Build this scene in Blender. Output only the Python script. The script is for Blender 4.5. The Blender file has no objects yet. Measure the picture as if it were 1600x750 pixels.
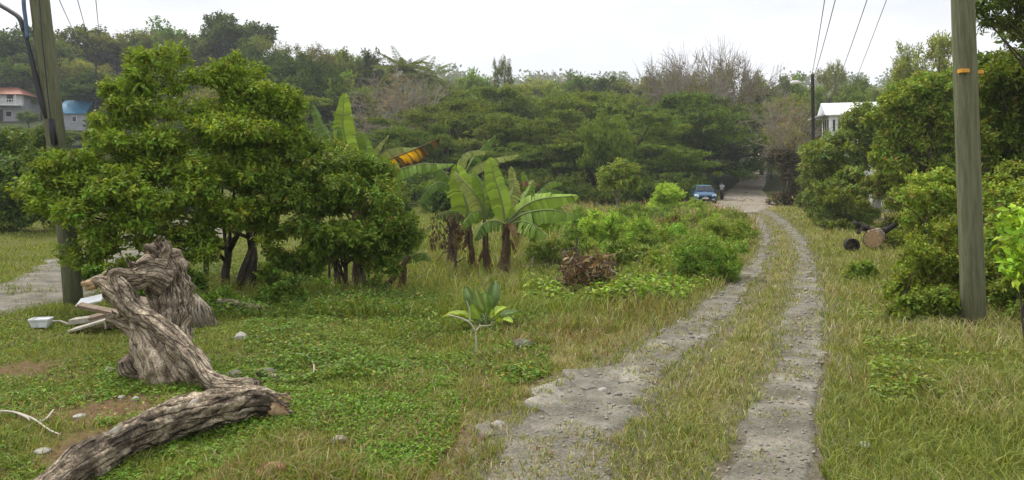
import bpy, bmesh, math, random
import numpy as np
from mathutils import Vector, Matrix, noise as mnoise

sc = bpy.context.scene
col = sc.collection
R_ = math.radians
rng = np.random.default_rng(7)
random.seed(7)

# ------------------------------------------------------------------ camera, sky, sun, exposure
F, HY, CZ = 1111.0, 288.0, 1.8          # focal length in photo pixels, horizon row, eye height
cam_d = bpy.data.cameras.new('camera'); cam = bpy.data.objects.new('camera', cam_d); col.objects.link(cam)
cam.location = (0, 0, CZ); cam.rotation_euler = (R_(90), 0, 0)
cam_d.lens = 25.0; cam_d.sensor_width = 36.0; cam_d.shift_y = -(375 - HY) / 1600.0
cam_d.clip_end = 4000; cam_d.clip_start = 0.05
sc.camera = cam

SUN_EL, SUN_AZ = 58.0, -50.0            # degrees; azimuth clockwise from +Y (view direction)
world = bpy.data.worlds.new('World'); sc.world = world; world.use_nodes = True
nt = world.node_tree; nd = nt.nodes; nd.clear()
wout = nd.new('ShaderNodeOutputWorld'); bg = nd.new('ShaderNodeBackground'); bg.inputs['Strength'].default_value = 0.1
sky = nd.new('ShaderNodeTexSky'); sky.sky_type = 'NISHITA'; sky.sun_disc = False
sky.sun_elevation = R_(SUN_EL); sky.sun_rotation = R_(SUN_AZ); sky.dust_density = 3.0
tc = nd.new('ShaderNodeTexCoord')
mp = nd.new('ShaderNodeMapping'); mp.inputs['Scale'].default_value = (1.0, 1.0, 3.2)
cn = nd.new('ShaderNodeTexNoise'); cn.inputs['Scale'].default_value = 1.9; cn.inputs['Detail'].default_value = 5; cn.inputs['Roughness'].default_value = 0.5
cr = nd.new('ShaderNodeValToRGB')
cr.color_ramp.elements[0].position = 0.36; cr.color_ramp.elements[0].color = (0.64, 0.66, 0.70, 1)
cr.color_ramp.elements[1].position = 0.56; cr.color_ramp.elements[1].color = (0.90, 0.91, 0.95, 1)
cm = nd.new('ShaderNodeVectorMath'); cm.operation = 'SCALE'; cm.inputs['Scale'].default_value = 5.0
mx = nd.new('ShaderNodeMixRGB'); mx.inputs['Fac'].default_value = 0.94
nt.links.new(tc.outputs['Generated'], mp.inputs['Vector']); nt.links.new(mp.outputs['Vector'], cn.inputs['Vector'])
nt.links.new(cn.outputs['Fac'], cr.inputs['Fac']); nt.links.new(cr.outputs['Color'], cm.inputs[0])
nt.links.new(sky.outputs['Color'], mx.inputs['Color1']); nt.links.new(cm.outputs['Vector'], mx.inputs['Color2'])
nt.links.new(mx.outputs['Color'], bg.inputs['Color']); nt.links.new(bg.outputs['Background'], wout.inputs['Surface'])

sun_d = bpy.data.lights.new('sun', 'SUN'); sun_d.energy = 1.5; sun_d.angle = R_(18); sun_d.color = (1.0, 0.96, 0.88)
sun = bpy.data.objects.new('sun', sun_d); col.objects.link(sun)
_d = Vector((math.sin(R_(SUN_AZ)) * math.cos(R_(SUN_EL)), math.cos(R_(SUN_AZ)) * math.cos(R_(SUN_EL)), math.sin(R_(SUN_EL))))
sun.rotation_euler = (-_d).to_track_quat('-Z', 'Y').to_euler()

vs = sc.view_settings
vs.view_transform = 'Standard'; vs.look = 'None'; vs.gamma = 1.0; vs.use_curve_mapping = False
vs.exposure = 1.45
HAZE = 0.00055
cy = sc.cycles
cy.max_bounces = 6; cy.diffuse_bounces = 4; cy.glossy_bounces = 2; cy.transmission_bounces = 3; cy.transparent_max_bounces = 6; cy.volume_bounces = 0
cy.use_denoising = True
cy.caustics_reflective = False; cy.caustics_refractive = False

# ------------------------------------------------------------------ numeric helpers
_tab = np.random.default_rng(11).random((256, 256))
def vn(x, y, s=0):
    x = np.asarray(x, float) + s * 17.31; y = np.asarray(y, float) + s * 7.77
    xi = np.floor(x).astype(int); yi = np.floor(y).astype(int)
    fx = x - xi; fy = y - yi; fx = fx * fx * (3 - 2 * fx); fy = fy * fy * (3 - 2 * fy)
    a = _tab[xi & 255, yi & 255]; b = _tab[(xi + 1) & 255, yi & 255]
    c = _tab[xi & 255, (yi + 1) & 255]; d = _tab[(xi + 1) & 255, (yi + 1) & 255]
    return (a * (1 - fx) + b * fx) * (1 - fy) + (c * (1 - fx) + d * fx) * fy
def fbm(x, y, s=0, o=3):
    t = 0; a = 0.5; n = 0
    for i in range(o):
        t = t + a * vn(np.asarray(x) * 2 ** i, np.asarray(y) * 2 ** i, s + i); n += a; a *= 0.5
    return t / n
def sstep(a, b, x):
    t = np.clip((np.asarray(x, float) - a) / (b - a), 0, 1); return t * t * (3 - 2 * t)
def nrm(v):
    return v / np.maximum(np.linalg.norm(v, axis=-1, keepdims=True), 1e-9)

# road tables: photo rows turned into distances on flat ground (eye 1.8 m above it)
rows = np.array([745, 690, 640, 600, 560, 520, 475, 430, 400, 370, 350, 340, 331])
LLpx = np.array([728, 768, 812, 868, 955, 1030, 1095, 1152, 1180, 1189, 1182, 1170, 1150])
LRpx = np.array([985, 1000, 1025, 1055, 1092, 1130, 1166, 1196, 1207, 1208, 1200, 1192, 1176])
RLpx = np.array([1112, 1140, 1165, 1183, 1200, 1213, 1228, 1240, 1247, 1236, 1215, 1204, 1190])
RRpx = np.array([1284, 1288, 1290, 1292, 1295, 1297, 1292, 1280, 1271, 1257, 1236, 1222, 1208])
ZRY = [-40, 0, 25, 40, 54, 65, 80, 100, 112, 130, 200, 900]
ZRZ = [0, 0, 0.0, 0.10, 0.25, 0.36, 1.2, 3.0, 4.4, 6.5, 14, 60]
def zr(y): return np.interp(y, ZRY, ZRZ)
TY = CZ * F / (rows - HY)
for _ in range(4): TY = (CZ - zr(TY)) * F / (rows - HY)
def _tbl(px):
    x = (px - 800) / F * TY
    s = (x[1] - x[0]) / (TY[1] - TY[0])
    return np.concatenate([[x[0] - s * (TY[0] - (-6)) * 0.55], x])
TYe = np.concatenate([[-6], TY])
TLL, TLR, TRL, TRR = [_tbl(p) for p in (LLpx, LRpx, RLpx, RRpx)]
def tll(y): return np.interp(y, TYe, TLL)
def tlr(y): return np.interp(y, TYe, TLR)
def trl(y): return np.interp(y, TYe, TRL)
def trr(y): return np.interp(y, TYe, TRR)
RCY = [-40, 4.4, 10, 20, 32, 48, 62, 80, 100, 112, 130, 200, 900]
RCX = [0, 1.0, 3.5, 7.3, 11.5, 15.8, 20.3, 26.3, 34.2, 39.5, 46, 75, 300]
def rcx(y): return np.interp(y, RCY, RCX)
SDY = [-40, 6, 9, 13, 18, 25, 40, 60]
SDR = [-4.0, -6.5, -6.75, -7.0, -7.9, -9.6, -13.5, -19]
SDL = [-7.5, -8.9, -9.0, -9.6, -11.8, -14.0, -18.5, -24]
def sdr(y): return np.interp(y, SDY, SDR)
def sdl(y): return np.interp(y, SDY, SDL)

def H0(x, y):
    x = np.asarray(x, float); y = np.asarray(y, float)
    D = np.abs(x - rcx(y))
    b = zr(y)
    t = np.maximum(0, y - 62)
    hill = 0.17 * t * t / (t + 12)
    hill = np.where(y > 210, hill[()] if hill.ndim == 0 else hill, hill)
    hill = hill * (1 - 0.35 * sstep(200, 420, y)) + 26 * sstep(330, 620, y) * sstep(900, 640, y)
    hill = hill + 4.0 * sstep(-15, -60, x) * sstep(65, 125, y) + 9 * sstep(-30, -110, x) * sstep(130, 200, y)
    w = sstep(6, 24, D) * sstep(55, 75, y)
    h = b * (1 - w) + np.maximum(b, hill) * w
    dipc = rcx(y) - 7.0
    h = h - 0.42 * np.exp(-((x - dipc + 0.5) / 4.2) ** 2) * sstep(9.5, 14, y) * (1 - sstep(24, 36, y)) * sstep(1.2, 4.0, rcx(y) - x)
    h = h - 0.16 * np.exp(-((x + 1.0) ** 2 + (y - 8.2) ** 2) / 0.35)
    h = h + 0.5 * sstep(3, 14, x - rcx(y)) * sstep(14, 34, y)
    h = h + 0.35 * sstep(0.5, 6, sdl(y) - x) * sstep(10, 16, y)
    return h
def Hh(x, y):
    x = np.asarray(x, float); y = np.asarray(y, float)
    h = H0(x, y)
    on = np.clip(np.maximum(np.where((x > tll(y) - .3) & (x < trr(y) + .3) & (y < 50), 1.0, 0.0), np.where((x > sdl(y) - .3) & (x < sdr(y) + .3), 1.0, 0.0)), 0, 1)
    amp = np.where(y < 60, 0.07, 0.07 + (y - 60) * 0.01)
    amp = np.minimum(amp, 1.2)
    sc_ = np.where(y < 60, 0.7, 0.08)
    n = np.where(y < 60, fbm(x * 0.7, y * 0.7, 3) - .5, fbm(x * 0.08, y * 0.08, 5) - .5)
    return h + n * amp * 2 * (1 - 0.75 * on)
def hz(x, y): return float(Hh(np.array([x]), np.array([y]))[0])

def P(px, py, Y): return Vector(((px - 800) / F * Y, Y, CZ - (py - HY) / F * Y))
_ys = np.geomspace(2.5, 300, 4000)
def G(px, py):
    """the point of the ground seen at a photo pixel"""
    x = (px - 800) / F * _ys; z = CZ - (py - HY) / F * _ys
    d = z - Hh(x, _ys)
    i = np.argmax(d < 0)
    if d[i] >= 0: i = len(_ys) - 1
    return Vector((x[i], _ys[i], hz(x[i], _ys[i])))

# ------------------------------------------------------------------ materials
MATS = {}
def newmat(name):
    m = bpy.data.materials.new(name); m.use_nodes = True
    n = m.node_tree.nodes; b = n['Principled BSDF']
    MATS[name] = m
    return m, n, m.node_tree.links, b
def plain(name, c, rough=0.6, metal=0.0, nscale=8.0, namp=0.25, bump=0.0, spec=0.4):
    m, n, l, b = newmat(name)
    t = n.new('ShaderNodeTexCoord'); x = n.new('ShaderNodeTexNoise'); x.inputs['Scale'].default_value = nscale; x.inputs['Detail'].default_value = 6
    r = n.new('ShaderNodeValToRGB')
    r.color_ramp.elements[0].position = 0.3; r.color_ramp.elements[1].position = 0.72
    r.color_ramp.elements[0].color = (*[v * (1 - namp) for v in c], 1); r.color_ramp.elements[1].color = (*[min(1, v * (1 + namp)) for v in c], 1)
    l.new(t.outputs['Object'], x.inputs['Vector']); l.new(x.outputs['Fac'], r.inputs['Fac']); l.new(r.outputs['Color'], b.inputs['Base Color'])
    b.inputs['Roughness'].default_value = rough; b.inputs['Metallic'].default_value = metal; b.inputs['Specular IOR Level'].default_value = spec
    if bump:
        bp = n.new('ShaderNodeBump'); bp.inputs['Strength'].default_value = bump; bp.inputs['Distance'].default_value = 0.02
        l.new(x.outputs['Fac'], bp.inputs['Height']); l.new(bp.outputs['Normal'], b.inputs['Normal'])
    return m
def foliage(name, trans=0.32, rough=0.5, spec=0.35):
    m, n, l, b = newmat(name)
    a = n.new('ShaderNodeAttribute'); a.attribute_name = 'Col'
    oi = n.new('ShaderNodeObjectInfo')
    mu = n.new('ShaderNodeMixRGB'); mu.blend_type = 'MULTIPLY'; mu.inputs['Fac'].default_value = 1
    l.new(a.outputs['Color'], mu.inputs['Color1']); l.new(oi.outputs['Color'], mu.inputs['Color2'])
    l.new(mu.outputs['Color'], b.inputs['Base Color'])
    b.inputs['Roughness'].default_value = rough; b.inputs['Specular IOR Level'].default_value = spec
    tr = n.new('ShaderNodeBsdfTranslucent')
    t2 = n.new('ShaderNodeMixRGB'); t2.blend_type = 'MULTIPLY'; t2.inputs['Fac'].default_value = 1; t2.inputs['Color2'].default_value = (1.25, 1.15, 0.6, 1)
    l.new(mu.outputs['Color'], t2.inputs['Color1']); l.new(t2.outputs['Color'], tr.inputs['Color'])
    ms = n.new('ShaderNodeMixShader'); ms.inputs['Fac'].default_value = trans
    l.new(b.outputs['BSDF'], ms.inputs[1]); l.new(tr.outputs['BSDF'], ms.inputs[2])
    l.new(ms.outputs['Shader'], n['Material Output'].inputs['Surface'])
    return m
M_leaf = foliage('leaf_foliage', .30, .6, .2)
M_far = foliage('far_foliage', 0.4, 0.75, 0.1)
M_grass = foliage('grass_blade', 0.3, 0.6, 0.25)

def bark_mat(name, c1, c2, c3, sx=9.0, stretch=0.18, bump=0.6, rough=0.85, cut=0.5, crack=0.0):
    m, n, l, b = newmat(name)
    t = n.new('ShaderNodeAttribute'); t.attribute_name = 'grain'
    mpn = n.new('ShaderNodeMapping'); mpn.inputs['Scale'].default_value = (1, 1, stretch)
    x = n.new('ShaderNodeTexNoise'); x.inputs['Scale'].default_value = sx; x.inputs['Detail'].default_value = 12; x.inputs['Roughness'].default_value = 0.72
    y = n.new('ShaderNodeTexNoise'); y.inputs['Scale'].default_value = sx * 0.35; y.inputs['Detail'].default_value = 4
    l.new(t.outputs['Vector'], mpn.inputs['Vector']); l.new(mpn.outputs['Vector'], x.inputs['Vector']); l.new(t.outputs['Vector'], y.inputs['Vector'])
    r = n.new('ShaderNodeValToRGB'); e = r.color_ramp.elements
    e[0].position = 0.38; e[0].color = (*c1, 1); e[1].position = 0.62; e[1].color = (*c3, 1)
    k = e.new(0.5); k.color = (*c2, 1)
    l.new(x.outputs['Fac'], r.inputs['Fac'])
    mxx = n.new('ShaderNodeMixRGB'); mxx.blend_type = 'MIX'; mxx.inputs['Color2'].default_value = (*c1, 1)
    r2 = n.new('ShaderNodeValToRGB'); r2.color_ramp.elements[0].position = cut; r2.color_ramp.elements[1].position = cut + .14
    l.new(y.outputs['Fac'], r2.inputs['Fac'])
    ml = n.new('ShaderNodeMath'); ml.operation = 'MULTIPLY'; ml.inputs[1].default_value = 0.75
    l.new(r2.outputs['Color'], ml.inputs[0]); l.new(ml.outputs[0], mxx.inputs['Fac'])
    l.new(r.outputs['Color'], mxx.inputs['Color1'])
    last = mxx.outputs['Color']; hgt = x.outputs['Fac']
    if crack:
        m2 = n.new('ShaderNodeMapping'); m2.inputs['Scale'].default_value = (1, 1, .16)
        ds = n.new('ShaderNodeVectorMath'); ds.operation = 'ADD'; dsc = n.new('ShaderNodeVectorMath'); dsc.operation = 'SCALE'; dsc.inputs['Scale'].default_value = .05
        l.new(y.outputs['Color'], dsc.inputs[0]); l.new(t.outputs['Vector'], ds.inputs[0]); l.new(dsc.outputs['Vector'], ds.inputs[1]); l.new(ds.outputs['Vector'], m2.inputs['Vector'])
        vo = n.new('ShaderNodeTexVoronoi'); vo.feature = 'DISTANCE_TO_EDGE'; vo.inputs['Scale'].default_value = crack; l.new(m2.outputs['Vector'], vo.inputs['Vector'])
        vr = n.new('ShaderNodeValToRGB'); vr.color_ramp.elements[0].color = (.16, .14, .12, 1); vr.color_ramp.elements[1].position = .075; vr.color_ramp.elements[1].color = (1, 1, 1, 1); l.new(vo.outputs['Distance'], vr.inputs['Fac'])
        fn = n.new('ShaderNodeTexNoise'); fn.inputs['Scale'].default_value = 75; fn.inputs['Detail'].default_value = 3; l.new(t.outputs['Vector'], fn.inputs['Vector'])
        fr = n.new('ShaderNodeValToRGB'); fr.color_ramp.elements[0].position = .36; fr.color_ramp.elements[0].color = (.5, .48, .46, 1); fr.color_ramp.elements[1].position = .62; fr.color_ramp.elements[1].color = (1.35, 1.33, 1.28, 1); l.new(fn.outputs['Fac'], fr.inputs['Fac'])
        ma = n.new('ShaderNodeMixRGB'); ma.blend_type = 'MULTIPLY'; ma.inputs['Fac'].default_value = .72; l.new(last, ma.inputs['Color1']); l.new(vr.outputs['Color'], ma.inputs['Color2'])
        mb_ = n.new('ShaderNodeMixRGB'); mb_.blend_type = 'MULTIPLY'; mb_.inputs['Fac'].default_value = .8; l.new(ma.outputs['Color'], mb_.inputs['Color1']); l.new(fr.outputs['Color'], mb_.inputs['Color2']); last = mb_.outputs['Color']
        hm_ = n.new('ShaderNodeMath'); hm_.operation = 'MULTIPLY'; l.new(vr.outputs['Color'], hm_.inputs[0]); l.new(x.outputs['Fac'], hm_.inputs[1]); hgt = hm_.outputs[0]
    l.new(last, b.inputs['Base Color'])
    b.inputs['Roughness'].default_value = rough; b.inputs['Specular IOR Level'].default_value = 0.2
    bp = n.new('ShaderNodeBump'); bp.inputs['Strength'].default_value = bump; bp.inputs['Distance'].default_value = 0.045
    l.new(hgt, bp.inputs['Height']); l.new(bp.outputs['Normal'], b.inputs['Normal'])
    return m
M_bark = bark_mat('tree_bark', (0.035, 0.028, 0.02), (0.075, 0.06, 0.045), (0.15, 0.13, 0.10))
M_greybark = bark_mat('dead_twig_bark', (0.19, 0.16, 0.12), (0.29, 0.25, 0.19), (0.40, 0.35, 0.28))
M_drift = bark_mat('weathered_wood', (0.085, 0.064, 0.045), (0.38, 0.305, 0.22), (0.68, 0.58, 0.44), 15.0, 0.55, 1.0, 0.85, 0.53, 13)
M_pale = bark_mat('bleached_wood', (0.16, 0.12, 0.08), (0.46, 0.37, 0.27), (0.68, 0.58, 0.44), 18.0, 0.25, 0.8, 0.85, 0.62, 11)
M_log = bark_mat('old_log_bark', (0.05, 0.038, 0.028), (0.30, 0.24, 0.17), (0.68, 0.58, 0.43), 12.0, 0.6, 1.0, 0.85, 0.52, 12)
M_pole = bark_mat('treated_pole_wood', (0.095, 0.102, 0.056), (0.138, 0.143, 0.082), (0.18, 0.182, 0.112), 22.0, 0.08, 0.5, 0.8, 0.66)
M_darkpole = bark_mat('dark_pole_wood', (0.02, 0.02, 0.018), (0.035, 0.034, 0.03), (0.06, 0.058, 0.05), 14.0, 0.05, 0.3)
M_banstem = bark_mat('banana_stem', (0.05, 0.03, 0.018), (0.13, 0.085, 0.05), (0.20, 0.16, 0.08), 9.0, 0.12, 0.7)
M_plank = plain('grey_plank', (0.42, 0.38, 0.31), 0.8, 0, 14, 0.3, 0.2)
M_plank2 = plain('brown_plank', (0.22, 0.16, 0.11), 0.8, 0, 14, 0.35, 0.2)
M_cut = plain('cut_wood', (0.42, 0.28, 0.15), 0.8, 0, 30, 0.45, 0.4)
M_white = plain('white_paint', (0.78, 0.78, 0.77), 0.5, 0, 3, 0.06)
M_whiteroof = plain('white_metal_roof', (0.80, 0.81, 0.82), 0.45, 0.0, 2, 0.05)
M_redroof = plain('red_roof', (0.30, 0.12, 0.075), 0.7, 0, 3, 0.2)
M_blueroof = plain('blue_metal_roof', (0.055, 0.28, 0.50), 0.45, 0, 2.5, 0.2)
M_grey = plain('grey_render', (0.34, 0.34, 0.37), 0.85, 0, 1.5, 0.15)
M_conc = plain('weathered_concrete', (0.24, 0.235, 0.215), 0.9, 0, 5, 0.35, 0.4)
M_dark = plain('dark_glass', (0.02, 0.022, 0.025), 0.15, 0, 3, 0.2)
M_black = plain('black_plastic', (0.018, 0.018, 0.02), 0.5, 0, 5, 0.3)
M_stone = plain('stone', (0.15, 0.135, 0.105), 0.9, 0, 9, 0.4, 0.5)
M_pstone = plain('pale_stone', (0.36, 0.34, 0.30), 0.9, 0, 9, 0.3, 0.4)
M_wire = plain('wire_black', (0.03, 0.03, 0.034), 0.6, 0, 3, 0.1)
M_metal = plain('galvanised_metal', (0.45, 0.46, 0.47), 0.4, 0.8, 9, 0.15)
M_tag = plain('orange_yellow_tag', (0.62, 0.30, 0.03), 0.5, 0, 40, 0.2)
M_dry = plain('dry_leaf', (0.26, 0.17, 0.085), 0.8, 0, 9, 0.4)

# ground: colour attribute from the land-use masks, fine grain from noise
def ground_mat():
    m, n, l, b = newmat('ground_soil')
    a = n.new('ShaderNodeAttribute'); a.attribute_name = 'Col'
    t = n.new('ShaderNodeTexCoord'); x = n.new('ShaderNodeTexNoise'); x.inputs['Scale'].default_value = 14; x.inputs['Detail'].default_value = 9; x.inputs['Roughness'].default_value = .7
    l.new(t.outputs['Object'], x.inputs['Vector'])
    r = n.new('ShaderNodeValToRGB'); r.color_ramp.elements[0].position = .3; r.color_ramp.elements[0].color = (.5, .5, .48, 1); r.color_ramp.elements[1].position = .75; r.color_ramp.elements[1].color = (1.4, 1.35, 1.2, 1)
    l.new(x.outputs['Fac'], r.inputs['Fac'])
    mu = n.new('ShaderNodeMixRGB'); mu.blend_type = 'MULTIPLY'; mu.inputs['Fac'].default_value = 1
    l.new(a.outputs['Color'], mu.inputs['Color1']); l.new(r.outputs['Color'], mu.inputs['Color2']); l.new(mu.outputs['Color'], b.inputs['Base Color'])
    b.inputs['Roughness'].default_value = .95; b.inputs['Specular IOR Level'].default_value = .1
    bp = n.new('ShaderNodeBump'); bp.inputs['Strength'].default_value = .7; bp.inputs['Distance'].default_value = .03
    l.new(x.outputs['Fac'], bp.inputs['Height']); l.new(bp.outputs['Normal'], b.inputs['Normal'])
    return m
M_ground = ground_mat()
def track_mat(name, ca, cb, cc):
    m, n, l, b = newmat(name)
    t = n.new('ShaderNodeTexCoord')
    x = n.new('ShaderNodeTexNoise'); x.inputs['Scale'].default_value = 2.2; x.inputs['Detail'].default_value = 7; x.inputs['Roughness'].default_value = .62
    v = n.new('ShaderNodeTexVoronoi'); v.inputs['Scale'].default_value = 42
    y = n.new('ShaderNodeTexNoise'); y.inputs['Scale'].default_value = 38; y.inputs['Detail'].default_value = 6
    for k in (x, v, y): l.new(t.outputs['Object'], k.inputs['Vector'])
    r = n.new('ShaderNodeValToRGB'); e = r.color_ramp.elements
    e[0].position = .34; e[0].color = (*ca, 1); e[1].position = .66; e[1].color = (*cc, 1); k = e.new(.5); k.color = (*cb, 1)
    l.new(x.outputs['Fac'], r.inputs['Fac'])
    r2 = n.new('ShaderNodeValToRGB'); r2.color_ramp.elements[0].color = (.72, .71, .70, 1); r2.color_ramp.elements[1].color = (1.28, 1.27, 1.24, 1)
    r2.color_ramp.elements[0].position = .3; r2.color_ramp.elements[1].position = .7
    l.new(y.outputs['Fac'], r2.inputs['Fac'])
    mu = n.new('ShaderNodeMixRGB'); mu.blend_type = 'MULTIPLY'; mu.inputs['Fac'].default_value = 1
    l.new(r.outputs['Color'], mu.inputs['Color1']); l.new(r2.outputs['Color'], mu.inputs['Color2'])
    vb = n.new('ShaderNodeMixRGB'); vb.blend_type = 'MULTIPLY'; vb.inputs['Fac'].default_value = .12
    l.new(mu.outputs['Color'], vb.inputs['Color1']); l.new(v.outputs['Color'], vb.inputs['Color2']); 
    hs = n.new('ShaderNodeHueSaturation'); hs.inputs['Saturation'].default_value = .8; hs.inputs['Value'].default_value = 1.15
    l.new(vb.outputs['Color'], hs.inputs['Color'])
    l.new(hs.outputs['Color'], b.inputs['Base Color'])
    b.inputs['Roughness'].default_value = .92; b.inputs['Specular IOR Level'].default_value = .15
    ad = n.new('ShaderNodeMath'); ad.operation = 'ADD'; l.new(v.outputs['Distance'], ad.inputs[0]); l.new(y.outputs['Fac'], ad.inputs[1])
    bp = n.new('ShaderNodeBump'); bp.inputs['Strength'].default_value = .35; bp.inputs['Distance'].default_value = .015
    l.new(ad.outputs[0], bp.inputs['Height']); l.new(bp.outputs['Normal'], b.inputs['Normal'])
    return m
M_track = track_mat('gravelly_track', (.088, .079, .057), (.145, .131, .098), (.22, .20, .152))
M_dirt = track_mat('packed_dirt_road', (.155, .125, .09), (.225, .185, .14), (.30, .255, .195))

M_slab = track_mat('pale_concrete_slab', (.11, .10, .075), (.18, .163, .125), (.27, .245, .195))
# ------------------------------------------------------------------ mesh helpers
def mesh_np(name, verts, tris, cols=None, smooth=False):
    me = bpy.data.meshes.new(name)
    verts = np.asarray(verts, np.float32); tris = np.asarray(tris, np.int32)
    k = tris.shape[1]
    me.vertices.add(len(verts)); me.vertices.foreach_set('co', verts.ravel())
    me.loops.add(tris.size); me.loops.foreach_set('vertex_index', tris.ravel())
    me.polygons.add(len(tris)); me.polygons.foreach_set('loop_start', np.arange(0, tris.size, k, dtype=np.int32))
    me.polygons.foreach_set('loop_total', np.full(len(tris), k, np.int32))
    if smooth: me.polygons.foreach_set('use_smooth', np.ones(len(tris), bool))
    me.update(calc_edges=True)
    if cols is not None:
        c = np.ones((len(verts), 4), np.float32); c[:, :3] = cols
        a = me.color_attributes.new('Col', 'FLOAT_COLOR', 'POINT'); a.data.foreach_set('color', c.ravel())
    return me
def obj(name, me, mat=None, parent=None, loc=None):
    o = bpy.data.objects.new(name, me)
    if mat is not None and me is not None and not me.materials: me.materials.append(mat)
    if loc is not None: o.location = loc
    if parent is not None: o.parent = parent
    col.objects.link(o)
    return o
def tag(o, label=None, cat=None, group=None, kind=None):
    if label: o['label'] = label
    if cat: o['category'] = cat
    if group: o['group'] = group
    if kind: o['kind'] = kind
    return o
def thing(name, label, cat, loc=(0, 0, 0), rz=0.0, group=None):
    o = bpy.data.objects.new(name, None); o.empty_display_size = .2; o.location = loc; o.rotation_euler = (0, 0, rz); col.objects.link(o)
    return tag(o, label, cat, group)
def copy_tree(o, parent=None):
    c = o.copy(); col.objects.link(c); c.parent = parent
    for ch in list(o.children): copy_tree(ch, c)
    return c

class MB:
    """collects boxes, tubes, polygons into one mesh"""
    def __init__(s): s.v = []; s.f = []; s.g = {}
    def box(s, c, size, rz=0.0, tilt=None):
        m = Matrix.Rotation(rz, 3, 'Z')
        if tilt is not None: m = m @ tilt
        i = len(s.v)
        for dx in (-.5, .5):
            for dy in (-.5, .5):
                for dz in (-.5, .5):
                    s.v.append(Vector(c) + m @ Vector((dx * size[0], dy * size[1], dz * size[2])))
        for q in ((0, 1, 3, 2), (4, 6, 7, 5), (0, 4, 5, 1), (2, 3, 7, 6), (0, 2, 6, 4), (1, 5, 7, 3)): s.f.append([i + k for k in q])
        return s
    def tube(s, pts, rad, n=8, bumpy=0.0, bs=3.0, seed=0.0, cap=True, groove=0.0):
        pts = [Vector(p) for p in pts]; i0 = len(s.v)
        up = Vector((0, 0, 1))
        t0 = (pts[1] - pts[0]).normalized(); run = 0.0
        ref = up if abs(t0.z) < .9 else Vector((1, 0, 0))
        side = t0.cross(ref).normalized()
        for k, p in enumerate(pts):
            a = pts[max(0, k - 1)]; b = pts[min(len(pts) - 1, k + 1)]; t = (b - a).normalized()
            side = (side - t * side.dot(t)).normalized(); oth = t.cross(side)
            r = rad[k] if hasattr(rad, '__len__') else rad
            if k: run += (p - pts[k - 1]).length
            rm = max(rad) if hasattr(rad, '__len__') else rad
            for j in range(n):
                an = 2 * math.pi * j / n
                d = side * math.cos(an) + oth * math.sin(an)
                rr = r
                if bumpy:
                    q = (p + d * r) * bs + Vector((seed, seed * .7, seed * .3))
                    rr = r * (1 + bumpy * (mnoise.noise(q) + .5 * mnoise.noise(q * 2.3) + .3 * mnoise.noise(q * 5.1)))
                if groove:
                    q = Vector((math.cos(an) * 2.6 + seed, math.sin(an) * 2.6, run * 2.0)); q2 = q * 2.1 + Vector((5, 3, 1))
                    rr *= 1 - groove * (max(0, .35 - abs(mnoise.noise(q))) * 1.6 + max(0, .3 - abs(mnoise.noise(q2))) * .9) + groove * .25
                s.g[len(s.v)] = (math.cos(an) * rm + seed, math.sin(an) * rm, run)
                s.v.append(p + d * rr)
        for k in range(len(pts) - 1):
            for j in range(n):
                a = i0 + k * n + j; b = i0 + k * n + (j + 1) % n
                s.f.append([a, b, b + n, a + n])
        if cap:
            s.f.append([i0 + j for j in range(n)][::-1]); s.f.append([i0 + (len(pts) - 1) * n + j for j in range(n)])
        return s
    def poly(s, pts):
        i = len(s.v); s.v += [Vector(p) for p in pts]; s.f.append(list(range(i, i + len(pts)))); return s
    def slab(s, bottom, top):
        i = len(s.v); n = len(bottom)
        s.v += [Vector(p) for p in bottom] + [Vector(p) for p in top]
        s.f.append([i + k for k in range(n)][::-1]); s.f.append([i + n + k for k in range(n)])
        for k in range(n): s.f.append([i + k, i + (k + 1) % n, i + n + (k + 1) % n, i + n + k])
        return s
    def mesh(s, name, smooth=False):
        me = bpy.data.meshes.new(name); me.from_pydata([tuple(v) for v in s.v], [], s.f)
        if smooth: me.polygons.foreach_set('use_smooth', [True] * len(me.polygons))
        if s.g:
            a = me.attributes.new('grain', 'FLOAT_VECTOR', 'POINT'); arr = np.array([s.g.get(i, tuple(v)) for i, v in enumerate(s.v)], np.float32); a.data.foreach_set('vector', arr.ravel())
        me.update(); return me
    def build(s, name, mat, parent=None, smooth=False, loc=None): return obj(name, s.mesh(name, smooth), mat, parent, loc)

def spline(ctrl, n):
    """Catmull-Rom through (x,y,z,r...) rows"""
    c = np.array(ctrl, float); c = np.vstack([2 * c[0] - c[1], c, 2 * c[-1] - c[-2]])
    out = []
    m = len(c) - 3
    for u in np.linspace(0, m - 1e-6, n):
        i = int(u); t = u - i; p0, p1, p2, p3 = c[i:i + 4]
        out.append(.5 * ((2 * p1) + (-p0 + p2) * t + (2 * p0 - 5 * p1 + 4 * p2 - p3) * t * t + (-p0 + 3 * p1 - 3 * p2 + p3) * t ** 3))
    return np.array(out)

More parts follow.
